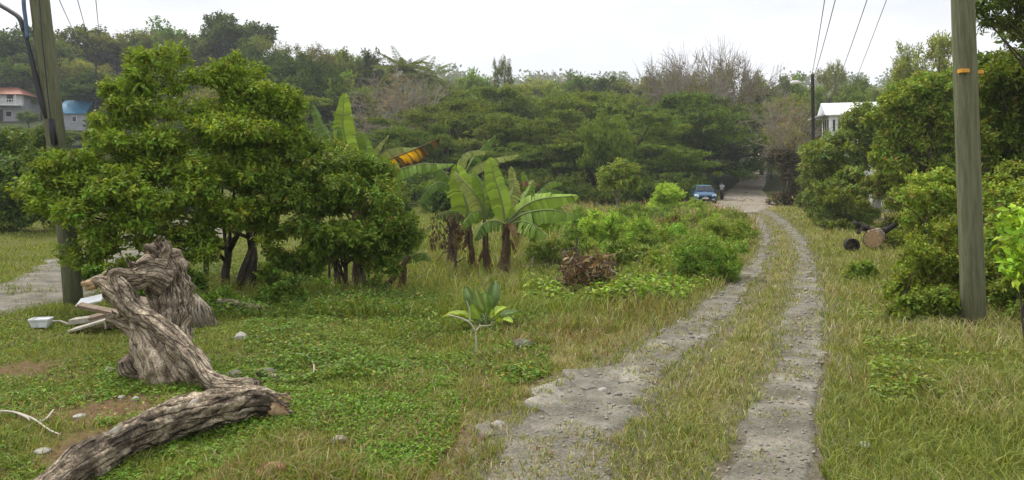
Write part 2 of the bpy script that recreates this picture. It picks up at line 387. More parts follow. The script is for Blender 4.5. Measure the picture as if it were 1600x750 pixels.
# ------------------------------------------------------------------ leaves
def leaf_geo(c, d, n, L, W, fold=.18, droop=.12):
    """diamond leaves folded on the midrib: 4 verts, 2 triangles each"""
    d = nrm(d); s = nrm(np.cross(d, n)); n = np.cross(s, d)
    L = np.asarray(L)[:, None]; W = np.asarray(W)[:, None]
    b = c; t = c + d * L - n * L * droop; m = c + d * L * .45
    l = m + s * W * .5 + n * W * fold; r = m - s * W * .5 + n * W * fold
    N = len(c)
    v = np.stack([b, l, t, r], 1).reshape(-1, 3)
    i = np.arange(N)[:, None] * 4
    f = np.concatenate([i + [0, 1, 2], i + [0, 2, 3]], 1).reshape(-1, 3)
    return v, f
def randunit(n, g): return nrm(g.normal(size=(n, 3)))
LEAFGAIN = np.array([1.85, 1.72, 1.05])
def leafcols(n, g, base, jit=.22, alt=None, altp=0.0):
    c = np.tile(np.array(base, float) * LEAFGAIN, (n, 1))
    if alt is not None:
        k = g.random(n) < altp
        c[k] = np.array(alt) * (1 + .2 * g.normal(size=(k.sum(), 1)))
    c *= np.clip(1 + jit * g.normal(size=(n, 1)), .45, 1.7)
    c[:, 0] *= 1 + .12 * g.normal(size=n)
    return np.clip(c, .004, .8)
def crown_mesh(name, blobs, nsprig, k, L, W, base, g, shell=.45, flat=0.0, alt=None, altp=0.0, spread=1.0, up=.25, jit=.22, outline=.22, sub=8, core=True):
    """blobs: rows (x,y,z,rx,ry,rz). nsprig sprigs of k leaves, spread through the blobs' volume"""
    B = np.array(blobs, float)
    if sub:
        ex = []
        for b in B:
            u = randunit(sub, g)
            for q in u:
                if q[2] < -.55: q = -q
                f = (.20 + .30 * g.random()) if core else (.32 + .26 * g.random()); ex.append([*(b[:3] + q * b[3:6] * (.6 + .5 * g.random())), *(b[3:6] * f * (1 if core else np.array([1.1, 1.1, .62])))])
            if core: ex.append([*b[:3], *(b[3:6] * .5)])
        B = np.array(ex)
    w = (B[:, 3] * B[:, 4] * B[:, 5]) ** (2 / 3); w /= w.sum()
    bi = g.choice(len(B), nsprig, p=w)
    u = randunit(nsprig, g)
    r = shell + (1 - shell) * g.random(nsprig) ** .6
    # lumpy outline
    lump = 1 + outline * (2 * fbm(u[:, 0] * 2.2 + bi * 3.1, u[:, 1] * 2.2 + u[:, 2] * 3.3, 9) - 1) * 2
    R = B[bi, 3:6]
    shoot = np.where(g.random(nsprig) < .07, 1 + .5 * g.random(nsprig), 1.0)
    p = B[bi, :3] + u * R * (r * lump * shoot)[:, None]
    out = nrm(u / R)
    ax = nrm(out * (.75 - .5 * flat) + randunit(nsprig, g) * .65 + np.array([0, 0, up]))
    if flat: ax[:, 2] *= (1 - .75 * flat); ax = nrm(ax)
    # expand to leaves
    pk = np.repeat(p, k, 0); axk = np.repeat(ax, k, 0)
    t = np.tile((np.arange(k) + .5) / k, nsprig)
    side = nrm(np.cross(axk, randunit(nsprig, g).repeat(k, 0)))
    sg = np.tile(np.where(np.arange(k) % 2 == 0, 1, -1), nsprig)[:, None]
    ln = L * (.7 + .6 * g.random(nsprig * k)); wd = W * (.7 + .6 * g.random(nsprig * k))
    c = pk + axk * (t[:, None] - .5) * L * k * .32 * spread
    d = nrm(axk * .7 + side * sg * .9 + randunit(nsprig * k, g) * .35 - np.array([0, 0, .12]))
    nn = nrm(np.array([0, 0, 1.0]) * (.6 + flat) + out.repeat(k, 0) * .5 * (1 - flat) + randunit(nsprig * k, g) * .45 * (1 - .5 * flat))
    v, f = leaf_geo(c, d, nn, ln, wd)
    cs = leafcols(nsprig, g, base, jit, alt, altp).repeat(k, 0)
    cs = cs * np.clip(1 + .12 * g.normal(size=(len(cs), 1)), .6, 1.5)
    return mesh_np(name, v, f, cs.repeat(4, 0))
def limbs_mesh(name, base, fork_z, blobs, r0, g, n=7, wob=.12, maxl=16, taper=.22):
    m = MB(); B = np.array(blobs, float)
    top = Vector((base[0] + .1 * g.normal(), base[1] + .1 * g.normal(), fork_z))
    b = Vector(base); pts = [b - Vector((0, 0, .15)), b.lerp(top, .35) + Vector((wob * g.normal() * .5, wob * g.normal() * .5, 0)), b.lerp(top, .7), top]
    m.tube(pts, [r0 * 1.25, r0, r0 * .85, r0 * .75], n, .12, 4 / max(r0 * 10, .5))
    idx = g.permutation(len(B))[:maxl]
    for i in idx:
        e = Vector(B[i, :3]); s = b.lerp(top, .6 + .4 * g.random())
        mid = s.lerp(e, .5) + Vector((g.normal() * wob * 2, g.normal() * wob * 2, wob * 2 * g.random()))
        r = r0 * (.35 + .2 * g.random())
        m.tube([s, s.lerp(mid, .5) + Vector((0, 0, wob * .6)), mid, mid.lerp(e, .6), e], [r, r * .85, r * .65, r * .4, r * taper], 5)
    return m.mesh(name, True)
def blob(px, py, rx, ry, Y, dep=1.0):
    p = P(px, py, Y); k = Y / F
    return (p.x, p.y, p.z, rx * k, rx * k * dep, ry * k)

GRN = dict(dark=(.045, .075, .020), mid=(.075, .120, .026), bright=(.125, .205, .035), yel=(.19, .205, .038), lime=(.16, .26, .045),
           pale=(.13, .165, .060), olive=(.095, .105, .032), fern=(.100, .165, .032), brown=(.17, .105, .06), straw=(.42, .34, .17))

# ================================================================== THE SETTING
DIRT = [(G(180, 640), .42, 1.0), (G(150, 690), .36, 1.0), (G(265, 625), .25, .8), (G(40, 577), .38, .9), (G(95, 590), .22, .7), (G(800, 466), .75, .8),
        (G(500, 577), .30, .6), (G(648, 568), .16, .9), (G(440, 470), .35, .6), (G(310, 590), .2, .5), (G(395, 565), .25, .5), (G(700, 690), .3, .5), (G(560, 700), .25, .4)]
def dirtmask(x, y):
    d = np.zeros_like(np.asarray(x, float))
    for p, r, s in DIRT:
        q = np.sqrt((x - p.x) ** 2 + ((y - p.y) * .8) ** 2) / r
        q = q * (.7 + .6 * fbm(x * 3.1, y * 3.1, 21))
        d = np.maximum(d, s * (1 - sstep(.55, 1.15, q)))
    return d
def ground_sheet():
    ty = np.linspace(-math.asinh(42 / 1.5), math.asinh(880 / 1.5), 390); ys = 6 + 1.5 * np.sinh(ty)
    tx = np.linspace(-math.asinh(680 / 1.3), math.asinh(680 / 1.3), 260); xs = 1.3 * np.sinh(tx)
    X, Y = np.meshgrid(xs, ys); X = X + np.interp(Y, [0, 60, 700], [1, 14, 60])
    x = X.ravel(); y = Y.ravel(); z = Hh(x, y)
    v = np.stack([x, y, z], 1)
    nx = len(xs); ny = len(ys)
    i = (np.arange(ny - 1)[:, None] * nx + np.arange(nx - 1)[None]).ravel()
    f = np.stack([i, i + 1, i + nx + 1, i + nx], 1)
    gr = np.array([.105, .115, .026]); dryc = np.array([.24, .20, .10]); dirt = np.array([.165, .105, .065]); wood = np.array([.045, .06, .022])
    n = fbm(x * .9, y * .9, 31)
    right = sstep(0, 1.5, x - trr(y)); mid = ((x > tlr(y)) & (x < trl(y))).astype(float)
    verge = sstep(1.6, .1, tll(y) - x) * (x < tll(y))
    dr = np.clip(.15 + .45 * right + .45 * mid + .65 * verge + (n - .5) * 1.3, 0, 1)[:, None]
    dr = dr * (1 - sstep(60, 90, y))[:, None] * np.where((x < tll(y) - .6) & (y > 8.5), .4, 1.0)[:, None]
    c = gr * (1 - dr) + dryc * dr
    dm = dirtmask(x, y)[:, None]; c = c * (1 - dm) + dirt * dm
    tn = .35 * (fbm(x * 2.4, y * 2.4, 47) - .5)
    tm = np.maximum(sstep(.35, .0, np.maximum(tll(y) - x, x - tlr(y)) + tn), sstep(.35, .0, np.maximum(trl(y) - x, x - trr(y)) + tn)) * (y < 50)
    c = c * (1 - tm[:, None]) + np.array([.16, .142, .11]) * tm[:, None]
    fw = sstep(60, 90, y)[:, None]; c = c * (1 - fw) + wood * fw
    return tag(obj('ground', mesh_np('ground', v, f, c, True), M_ground), kind='structure')
ground_sheet()

def strip(name, mat, ys, lf, rf, lift, rag, seed, nx=14, edge=-.05):
    ys = np.asarray(ys); l = lf(ys) + rag * (fbm(ys * 2.3, ys * 0 + seed, seed, 4) - .5) * 2; r = rf(ys) + rag * (fbm(ys * 2.3, ys * 0 + seed + 9, seed + 4, 4) - .5) * 2
    u = np.linspace(0, 1, nx)
    X = l[:, None] * (1 - u) + r[:, None] * u; Y = np.repeat(ys[:, None], nx, 1)
    Z = Hh(X.ravel(), Y.ravel()).reshape(X.shape) + lift + .012 * (fbm(X * 6, Y * 6, seed + 2) - .5)
    Z[:, 0] += edge; Z[:, -1] += edge
    v = np.stack([X, Y, Z], 2).reshape(-1, 3)
    i = (np.arange(len(ys) - 1)[:, None] * nx + np.arange(nx - 1)[None]).ravel()
    f = np.stack([i, i + 1, i + nx + 1, i + nx], 1)
    return tag(obj(name, mesh_np(name, v, f, None, True), mat), kind='structure')
yy = np.geomspace(1.2, 49, 460)
tk_l = strip('wheel_track', M_track, yy, lambda y: tll(y) + .05, lambda y: tlr(y) - .10, .022, .24, 3)
tk_r = strip('wheel_track', M_track, yy, lambda y: trl(y) + .02, lambda y: trr(y) - .02, .022, .15, 12)
strip('dirt_road', M_dirt, np.geomspace(41, 150, 150), lambda y: rcx(y) - np.interp(y, [41, 46, 56, 70, 100], [1.2, 2.0, 3.0, 2.2, 1.7]), lambda y: rcx(y) + np.interp(y, [41, 46, 56, 70, 100], [.2, 1.2, 2.6, 2.2, 1.7]), .07, .35, 5, 16, -.12)
strip('side_road', M_track, np.geomspace(5, 34, 200), lambda y: sdl(y) + .25, lambda y: sdr(y) - .25, .03, .30, 8, 14)

# broken concrete along the left edge of the near wheel track
def slab_piece(pts, th):
    g = []
    for (px, py) in pts: g.append(G(px, py))
    c = sum(g, Vector()) / len(g)
    # ragged outline
    o = []
    for k in range(len(g)):
        a = g[k]; b = g[(k + 1) % len(g)]
        for t in np.linspace(0, 1, 7)[:-1]:
            p = a.lerp(b, t); q = p + (p - c).normalized() * (.07 * mnoise.noise(p * 5) + .045 * mnoise.noise(p * 15))
            o.append(q)
    mb = MB(); n = len(o)
    rings = []
    for (s, zoff) in ((1.0, -.05), (1.0, th * .9), (.988, th), (.7, th * 1.05), (.4, th * 1.0)):
        for p in o:
            q = c + (p - c) * s
            u_ = max(0.0, min(1.0, (q.x - min(a.x for a in o)) / (max(a.x for a in o) - min(a.x for a in o))))
            mb.v.append(Vector((q.x, q.y, hz(q.x, q.y) + .020 + (zoff * (1 - u_ ** .7) - .012 * u_ if zoff > 0 else zoff) + .016 * mnoise.noise(Vector((q.x * 5, q.y * 5, 1))) + .008 * mnoise.noise(Vector((q.x * 16, q.y * 16, 1))))))
    for r in range(4):
        for k in range(n):
            a = r * n + k; b = r * n + (k + 1) % n; mb.f.append([a, b, b + n, a + n])
    mb.f.append([4 * n + k for k in range(n)])
    return mb
for pts, th in ((((822, 640), (832, 616), (880, 592), (915, 612), (900, 650), (860, 655)), .038), (((878, 590), (930, 572), (958, 578), (972, 592), (950, 606), (912, 615)), .03),
                (((832, 668), (880, 652), (925, 660), (905, 682), (850, 690)), .012), (((975, 580), (1020, 562), (1050, 570), (1020, 592), (965, 604)), .014), (((765, 662), (740, 676), (752, 690), (785, 680)), .02)):
    slab_piece(pts, th).build('concrete_slab', M_slab, tk_l, True)

# ------------------------------------------------------------------ grass (nobody could count it)
def blades_mesh(name, x, y, h, w, lean, cols, g):
    N = len(x); z = Hh(x, y) - .01
    ins = (((x > tll(y) - .1) & (x < tlr(y) + .1)) | ((x > trl(y) - .1) & (x < trr(y) + .1))) & (y < 50); z = z + .024 * ins
    b = np.stack([x, y, z], 1)
    an = g.random(N) * 2 * np.pi; s = np.stack([np.cos(an), np.sin(an), np.zeros(N)], 1)
    la = g.random(N) * 2 * np.pi; d = np.stack([np.cos(la), np.sin(la), np.zeros(N)], 1) * (lean * h)[:, None]
    up = np.array([0, 0, 1.0])
    hw = (w * .5)[:, None]
    m = b + up * (h * .55)[:, None] + d * .35
    t = b + up * (h * (1 - .35 * lean))[:, None] + d
    v = np.stack([b - s * hw, b + s * hw, m - s * hw * .8, m + s * hw * .8, t], 1).reshape(-1, 3)
    i = np.arange(N)[:, None] * 5
    f = np.concatenate([i + [0, 1, 3], i + [0, 3, 2], i + [2, 3, 4]], 1).reshape(-1, 3)
    return mesh_np(name, v, f, cols.repeat(5, 0))
def img_scatter(n, y0, y1, g, p0=-230, p1=1830):
    y = np.exp(g.uniform(math.log(y0), math.log(y1), n)); px = g.uniform(p0, p1, n)
    return (px - 800) / F * y, y
def ontrack(x, y):
    e = (.30 * (fbm(x * 2.2, y * 2.2, 44) - .5) + .22 * (fbm(x * 7, y * 7, 45) - .5)) * np.clip(y / 8, .6, 1)
    mg = np.interp(y, [4, 9], [.03, .11])
    a = (x > tll(y) + .12 + e) & (x < tlr(y) - .14 - e); b = (x > trl(y) + mg + e) & (x < trr(y) - mg - e)
    return (a | b) & (y < 47)
def onroad(x, y):
    return ((y > 45) & (np.abs(x - rcx(y)) < np.interp(y, [46, 56, 70, 100], [1.8, 2.7, 2.1, 1.6]))) | ((x > sdl(y) + .4 + .5 * (fbm(x * 2, y * 2, 48) - .5)) & (x < sdr(y) - .4 - .5 * (fbm(x * 2, y * 2, 49) - .5)) & (y > 5) & (y < 33))
GREEN = np.array([.225, .270, .038]); DEEP = np.array([.140, .200, .030]); STRAW = np.array([.43, .385, .20]); RUST = np.array([.28, .18, .095]); OLV = np.array([.255, .275, .066])
def grass():
    g = np.random.default_rng(101)
    x, y = img_scatter(370000, 2.9, 75, g)
    cx_, cy_ = img_scatter(36000, 2.9, 75, g); ti = g.integers(0, 36000, len(x)); tf = g.random(len(x)) < .55
    sp_ = np.clip(.012 + .006 * cy_[ti], .02, .15)
    x = np.where(tf, cx_[ti] + g.normal(size=len(x)) * sp_, x); y = np.where(tf, cy_[ti] + g.normal(size=len(x)) * sp_, y)
    r1 = fbm(x * .8, y * .8, 51); r2 = fbm(x * 2.6, y * 2.6, 57); r3 = fbm(x * 7, y * 7, 61)
    tr = ontrack(x, y); rd = onroad(x, y)
    right = (x > trr(y)); mid = (x > tlr(y)) & (x < trl(y)); left = x < tll(y)
    dl = tll(y) - x
    keep = np.ones(len(x))
    keep = np.where(tr, .05 + .8 * sstep(.46, .58, .4 * r2 + .3 * r1 + .3 * r3), keep)
    keep = np.where(tr & (x < tlr(y)) & (y < 9), .02 + .9 * sstep(.47, .56, .35 * r2 + .3 * r1 + .35 * r3), keep)
    keep = np.where(rd, .03 + .7 * sstep(.50, .62, .4 * r2 + .3 * r1 + .3 * r3), keep)
    dm = dirtmask(x, y); keep = keep * (1 - .9 * dm)
    keep = keep * np.where(left, .55 + .45 * sstep(.3, .55, r2), 1)
    k = g.random(len(x)) < keep
    x, y, r1, r2, r3, tr, right, mid, left, dl = [a[k] for a in (x, y, r1, r2, r3, tr, right, mid, left, dl)]
    N = len(x)
    lawn = left & (y < 9.5) & (x < -1.8)
    verge = left & (dl < 1.5)
    h = np.full(N, .10)
    h = np.where(lawn, .045 + .05 * r2, h)
    h = np.where(verge, np.where(y < 8.5, .05 + .11 * r2, .10 + .20 * r2), h)
    h = np.where(left & ~lawn & ~verge, .05 + .11 * r1, h)
    h = np.where(left & (y > 9.5) & (x > -5.5), .12 + .25 * r1, h)
    h = np.where(mid, .05 + .10 * r2, h)
    h = np.where(tr, .02 + .04 * r2, h)
    em = np.minimum(np.minimum(np.abs(x - tll(y)), np.abs(x - tlr(y))), np.minimum(np.abs(x - trl(y)), np.abs(x - trr(y)))); h = h * (.6 + .4 * sstep(0, .35, em))
    dr = x - trr(y)
    h = np.where(right, .07 + .10 * r2 + .20 * sstep(.3, 1.6, dr) * r1, h)
    h = np.where(right & (y > 12), np.minimum(h, .20), h)
    # tall dry clumps in front of the far bushes
    tall = left & (y > 22) & (y < 50) & (x > 1) & (r1 > .60)
    h = np.where(tall, .35 + .5 * g.random(N), h)
    rough = left & (y > 12.5) & (y < 46) & (rcx(y) - x < 9.5 + .1 * y) & (rcx(y) - x > 1.6) & (r2 > .46)
    h = np.where(rough & ~tall, .22 + .45 * r1 * g.random(N) + .1 * r3, h)
    h *= .6 + .8 * g.random(N)
    # colour
    dry = np.where(lawn, .06 + .5 * sstep(.55, .8, r1), .25)
    dry = np.where(verge, np.where(y < 8.5, .40, .16) + .6 * (r1 - .45), dry)
    dry = np.where(left & ~lawn & ~verge, .03 + np.where(y < 9, .45, .25) * sstep(.58, .8, r1), dry)
    dry = np.where(mid, .22 + .6 * (r1 - .42), dry)
    dry = np.where(tr, .55, dry)
    dry = np.where(right, .18 + 1.3 * (r1 - .5), dry)
    dry = np.where(right & (y > 14), .16 + .6 * (r1 - .5), dry)
    dry = np.where(rough, .22, dry); dry = np.where(tall, .75, dry)
    dry = np.where(left & (dl > 1.5) & (y > 9) & ~rough & ~tall, dry * .5, dry); isd = g.random(N) < dry
    c = np.tile(GREEN, (N, 1)); q = g.random(N)
    c[q < .3] = DEEP; c[q > .78] = OLV
    c[right & (q > .55)] = OLV; c[left & (dl < 2.2) & (y > 8) & (q > .45)] = OLV; c[mid & (q > .5)] = OLV
    st = np.tile(STRAW, (N, 1)); rust = (g.random(N) < np.where(verge, .72, np.where(left, .55, .2))); st[rust] = RUST
    fld = left & (dl > .8) & (y > 9); c[fld & (q > .6)] = GREEN
    c[isd] = st[isd]
    c *= np.clip(1 + .22 * g.normal(size=(N, 1)), .5, 1.6)
    w = np.clip(.0034 + .00076 * y, .004, .05) * (.7 + .6 * g.random(N))
    w = np.where(tall, w * .8, w)
    lean = .35 + .75 * g.random(N)
    tag(obj('grass', blades_mesh('grass', x, y, h, w, lean, c, g), M_grass), 'green and straw coloured grass growing over the open ground and between the wheel tracks', 'grass', kind='stuff')
grass()

def ground_cover():
    g = np.random.default_rng(202)
    V = []; C = []; Fc = []; off = 0
    # (n, pixel box, row box, leaf size, height, colour, patch threshold)
    for n, pxr, pyr, L, hh, cc, th, sd in ((40000, (150, 720), (560, 800), .029, .06, (.085, .165, .028), .44, 1), (22000, (-150, 800), (480, 640), .034, .05, (.085, .150, .028), .45, 2),
                                  (20000, (380, 860), (455, 600), .042, .10, (.075, .135, .028), .46, 3), (24000, (820, 1180), (335, 480), .085, .28, (.11, .18, .035), .42, 4),
                                  (9000, (-200, 120), (560, 800), .026, .05, (.085, .155, .03), .5, 5), (14000, (1300, 1800), (400, 640), .05, .16, (.10, .15, .035), .5, 6), (16000, (280, 680), (400, 500), .05, .22, (.06, .12, .025), .38, 7)):
        py = g.uniform(*pyr, n * 2); px = g.uniform(*pxr, n * 2)
        y = CZ * F / (py - HY); x = (px - 800) / F * y
        m = .6 * fbm(x * 1.3, y * 1.3, 70 + sd) + .4 * fbm(x * 4.5, y * 4.5, 90 + sd)
        k = (m > th + .12 * g.normal(size=len(x)) * .5) & ~ontrack(x, y) & ~onroad(x, y) & (g.random(len(x)) > dirtmask(x, y) * .93) & ((tll(y) - x > .25) | (x > trr(y) + .4))
        x = x[k][:n]; y = y[k][:n]; m = m[k][:n]; N = len(x)
        z = Hh(x, y) + hh * g.random(N) ** .8 * (.45 + 1.3 * np.clip(m - th, 0, .4) / .4)
        c = np.stack([x, y, z], 1)
        a = g.random(N) * 2 * np.pi; d = np.stack([np.cos(a), np.sin(a), .35 * g.normal(size=N)], 1)
        nn = nrm(np.array([0, 0, 1.]) + .45 * g.normal(size=(N, 3)))
        ls = L * (.6 + .9 * g.random(N))
        v, f = leaf_geo(c, d, nn, ls, ls * (.35 + .25 * g.random(N)))
        V.append(v); Fc.append(f + off); off += len(v)
        C.append(leafcols(N, g, cc, .35, (.26, .25, .06), .14).repeat(4, 0))
    tag(obj('ground_cover', mesh_np('ground_cover', np.concatenate(V), np.concatenate(Fc), np.concatenate(C)), M_grass),
        'low bright green creeping weeds covering the ground around the logs', 'weeds', kind='stuff')
ground_cover()

def gravel():
    g = np.random.default_rng(303); N = 3000
    x, y = img_scatter(N * 9, 3.2, 22, g)
    k = ontrack(x, y) & (fbm(x * 1.6, y * 1.6, 81) > .36); x = x[k][:N]; y = y[k][:N]; N = len(x)
    r = (.006 + .020 * g.random(N) ** 4) * np.clip(y / 6, .8, 2)
    z = Hh(x, y) + .022 + r * .2
    base = np.array([[1, 0, 0], [-1, 0, 0], [0, 1, 0], [0, -1, 0], [0, 0, .7], [0, 0, -.7]], float)
    fc = np.array([[0, 2, 4], [2, 1, 4], [1, 3, 4], [3, 0, 4], [2, 0, 5], [1, 2, 5], [3, 1, 5], [0, 3, 5]])
    a = g.random(N) * 6.28; ca, sa = np.cos(a), np.sin(a)
    b = base[None] * (.7 + .6 * g.random((N, 6, 1)))
    v = np.stack([b[..., 0] * ca[:, None] - b[..., 1] * sa[:, None], b[..., 0] * sa[:, None] + b[..., 1] * ca[:, None], b[..., 2]], 2) * r[:, None, None] + np.stack([x, y, z], 1)[:, None]
    f = (np.arange(N)[:, None, None] * 6 + fc[None]).reshape(-1, 3)
    c = np.tile([.24, .215, .175], (N, 1)) * (.75 + .45 * g.random((N, 1)))
    m, n_, l, b_ = newmat('gravel_stone'); at = n_.new('ShaderNodeAttribute'); at.attribute_name = 'Col'; l.new(at.outputs['Color'], b_.inputs['Base Color']); b_.inputs['Roughness'].default_value = .9
    tag(obj('gravel', mesh_np('gravel', v.reshape(-1, 3), f, c.repeat(6, 0)), m), 'loose grey gravel strewn over both wheel tracks', 'gravel', kind='stuff')
gravel()

# ================================================================== TREES FAR OFF
def broad_template(seed, base, dense=1.0, L=.30):
    g = np.random.default_rng(seed); B = []
    n = 13
    for i in range(n):
        a = g.random() * 6.28; rr = 2.4 * math.sqrt(g.random()); zz = 2.6 + 4.2 * g.random() * (1 - .35 * rr / 2.4)
        s = .9 + .75 * g.random()
        B.append((rr * math.cos(a), rr * math.sin(a), zz, s * 1.15, s * 1.15, s * .85))
    B.append((0, 0, 5.9, 1.4, 1.4, 1.2)); B.append((0, 0, 4.0, 2.0, 2.0, 1.5))
    cr = crown_mesh('crown', B, int(2100 * dense), 5, L, L * .55, base, g, .35, 0, None, 0, 1.0, .3, .2, .3)
    tk = limbs_mesh('trunk', (0, 0, 0), 2.4, B, .22, g, 6, .15, 10)
    return tk, cr, 7.4, 3.4
def rain_template(seed, base):
    """wide flat-topped tree whose foliage hangs in many level pads"""
    g = np.random.default_rng(seed); B = []
    for i in range(46):
        a = g.random() * 6.28; rr = 6.6 * math.sqrt(g.random())
        top = 8.4 * math.sqrt(max(.05, 1 - (rr / 7.6) ** 2)) ** .9
        zz = top - (0 if g.random() < .45 else g.random() * min(5.5, top - 1.0))
        s = 1.25 + 1.15 * g.random()
        B.append((rr * math.cos(a), rr * math.sin(a), max(1.0, zz), s * (1 + .4 * g.random()), s * (1 + .4 * g.random()), .42 + .36 * g.random()))
    cr = crown_mesh('crown', B, 7600, 4, .27, .145, base, g, .3, .6, None, 0, 1.3, .1, .25, .4, 5)
    tk = limbs_mesh('trunk', (0, 0, 0), 2.4, B, .34, g, 7, .35, 26, .15)
    return tk, cr, 8.8, 7.8
def feather_template(seed, base):
    g = np.random.default_rng(seed); B = []
    for i in range(15):
        a = g.random() * 6.28; rr = 2.0 * math.sqrt(g.random()); zz = 2.5 + 5 * g.random()
        s = .55 + .5 * g.random(); B.append((rr * math.cos(a), rr * math.sin(a), zz, s, s, s * 1.05))
    cr = crown_mesh('crown', B, 1500, 4, .24, .09, base, g, .1, .2, None, 0, 1.2, .3, .2, .35)
    tk = limbs_mesh('trunk', (0, 0, 0), 3.2, B, .13, g, 6, .2, 15)
    return tk, cr, 8.0, 2.8
def bare_branches(m, p, d, L, r, depth, g, n=4):
    e = p + d * L; mid = p.lerp(e, .5) + Vector(g.normal(size=3)) * L * .06
    m.tube([p, mid, e], [r, r * .8, r * .55], n if depth > 1 else 3, cap=False)
    if depth == 0: return
    for i in range(4 if depth > 1 else 5):
        t = .35 + .65 * g.random(); s = p.lerp(e, t)
        q = (d + Vector(g.normal(size=3)) * .55 + Vector((0, 0, .12))).normalized()
        bare_branches(m, s, q, L * (.5 + .25 * g.random()), max(r * .5, .016), depth - 1, g, n)
def bare_template(seed, leafc=None, nl=0):
    g = np.random.default_rng(seed); m = MB()
    m.tube([(0, 0, -.2), (.05, 0, 1.2), (0, .08, 2.2)], [.2, .15, .12], 6, .1)
    for i in range(6):
        a = i * 6.28 / 6 + g.random(); d = Vector((math.cos(a) * .5, math.sin(a) * .5, 1)).normalized()
        bare_branches(m, Vector((0, 0, 1.2 + g.random())), d, 2.6 + g.random(), .075, 3, g)
    tk = m.mesh('trunk', True)
    cr = None
    if nl:
        B = [(g.normal() * 1.1, g.normal() * 1.1, 3.4 + 2.5 * g.random(), 1, 1, 1) for _ in range(10)]
        cr = crown_mesh('crown', B, nl, 3, .16, .08, leafc, g, .1, 0, None, 0, 1.6)
    return tk, cr, 7.0, 2.8
def put_tree(name, label, cat, tmpl, x, y, H, R, tint=(1, 1, 1), rz=0.0, group=None, bark=None, mat=None, z=None):
    tk, cr, h0, r0 = tmpl
    zz = hz(x, y) if z is None else z
    o = thing(name, label, cat, (x, y, zz - .05), rz, group); o.scale = (R / r0, R / r0, H / h0)
    obj('trunk', tk, bark or M_bark, o)
    if cr is not None:
        c = obj('crown', cr, mat or M_far, o); c.color = (*tint, 1)
    return o
T_b = [broad_template(1, GRN['dark']), broad_template(2, GRN['mid']), broad_template(3, (.075, .105, .028))]
T_r = [rain_template(11, (.062, .098, .026)), rain_template(12, (.070, .108, .028)), rain_template(13, (.058, .092, .026))]
T_f = [feather_template(21, GRN['pale']), feather_template(22, (.11, .135, .055))]
T_bare = [bare_template(31, (.13, .115, .125), 420), bare_template(32, (.12, .11, .09), 160), bare_template(33, (.095, .10, .07), 900)]

def top_h(px, py_top, Y):
    p = P(px, py_top, Y); return p.x, p.y, p.z - hz(p.x, p.y)
g0 = np.random.default_rng(5)
def tint(g, s=.12):
    a = 1 + s * g.normal(); return (a * (1 + .06 * g.normal()), a, a * (1 + .1 * g.normal()))

# rain trees: the dark layered mass across the middle
RT = 'flat-topped trees massed behind the banana plants'
for i, (px, pt, w, Y, lab) in enumerate([
        (1092, 152, 235, 80, 'wide flat-topped dark tree with layered foliage hanging over the parked blue car'),
        (985, 178, 220, 72, 'dark layered tree just left of the tree over the parked car'),
        (838, 168, 250, 70, 'dark layered tree behind the right hand banana clump'),
        (705, 160, 230, 74, 'layered green tree right of the brown leafless tree'),
        (585, 205, 200, 66, 'layered green tree below the brown leafless tree'),
        (1060, 150, 250, 90, 'flat-topped tree just below the brown twiggy ridge trees'), (900, 148, 250, 90, 'flat-topped tree below the palm with dry brown fronds'), (760, 142, 260, 92, 'flat-topped tree below the small upright airy ridge tree'), (660, 190, 160, 64, 'layered tree behind the tip of the withered yellow banana leaf'), (1190, 150, 110, 98, 'small layered tree overhanging the far end of the road'), (450, 150, 240, 96, 'flat-topped tree behind the right side of the large shrub'), (930, 215, 150, 64, 'low layered tree behind the small airy tree'), (800, 225, 160, 63, 'low layered tree directly behind the main banana plant'), (1030, 225, 150, 67, 'low layered tree just left of the parked car'), (500, 200, 170, 70, 'layered tree behind the pale upright banana leaf')]):
    x, y, H = top_h(px, pt, Y)
    put_tree('rain_tree', lab or 'dark flat-topped tree with layered foliage in the mass behind the banana plants', 'tree', T_r[i % 3], x, y, H, w / 2 * Y / F * 1.12, tint(g0, .10), g0.random() * 6, RT)
# a paler upright tree in front of them
x, y, H = top_h(945, 172, 60); put_tree('broadleaf_tree', 'paler green upright tree standing out from the dark layered trees in the middle', 'tree', broad_template(4, (.085, .135, .035), 1.2, .22), x, y, H, 2.3, (1, 1, 1), 1.0, None, None, M_far)

# leafless trees
for px, pt, w, Y, k, lab in ((612, 122, 130, 84, 0, 'brown leafless tree above the yellow banana leaf'), (1062, 92, 100, 98, 2, 'leafless greyish brown tree left of the tall bare one on the ridge'), (1108, 70, 80, 100, 1, 'tallest bare tree against the sky above the parked car'),
                       (1150, 88, 110, 98, 2, 'brownish twiggy tree right of the tall bare one on the ridge'), (1232, 150, 95, 62, 0, 'hazy brown leafless bush beside the dark far utility pole'), (1038, 100, 70, 104, 0, 'small brown leafless tree at the left end of the twiggy ridge trees'), (1192, 108, 60, 104, 1, 'thin bare tree at the right end of the twiggy ridge trees'), (650, 128, 90, 92, 2, 'pale twiggy tree just right of the brown leafless tree'),(1082, 112, 90, 92, 2, 'low twiggy brownish tree beneath the tallest bare tree')):
    x, y, H = top_h(px, pt, Y); put_tree('leafless_tree', lab, 'tree', T_bare[k], x, y, H, w / 2 * Y / F * 1.1, (1, 1, 1), g0.random() * 6, 'leafless trees', M_greybark)
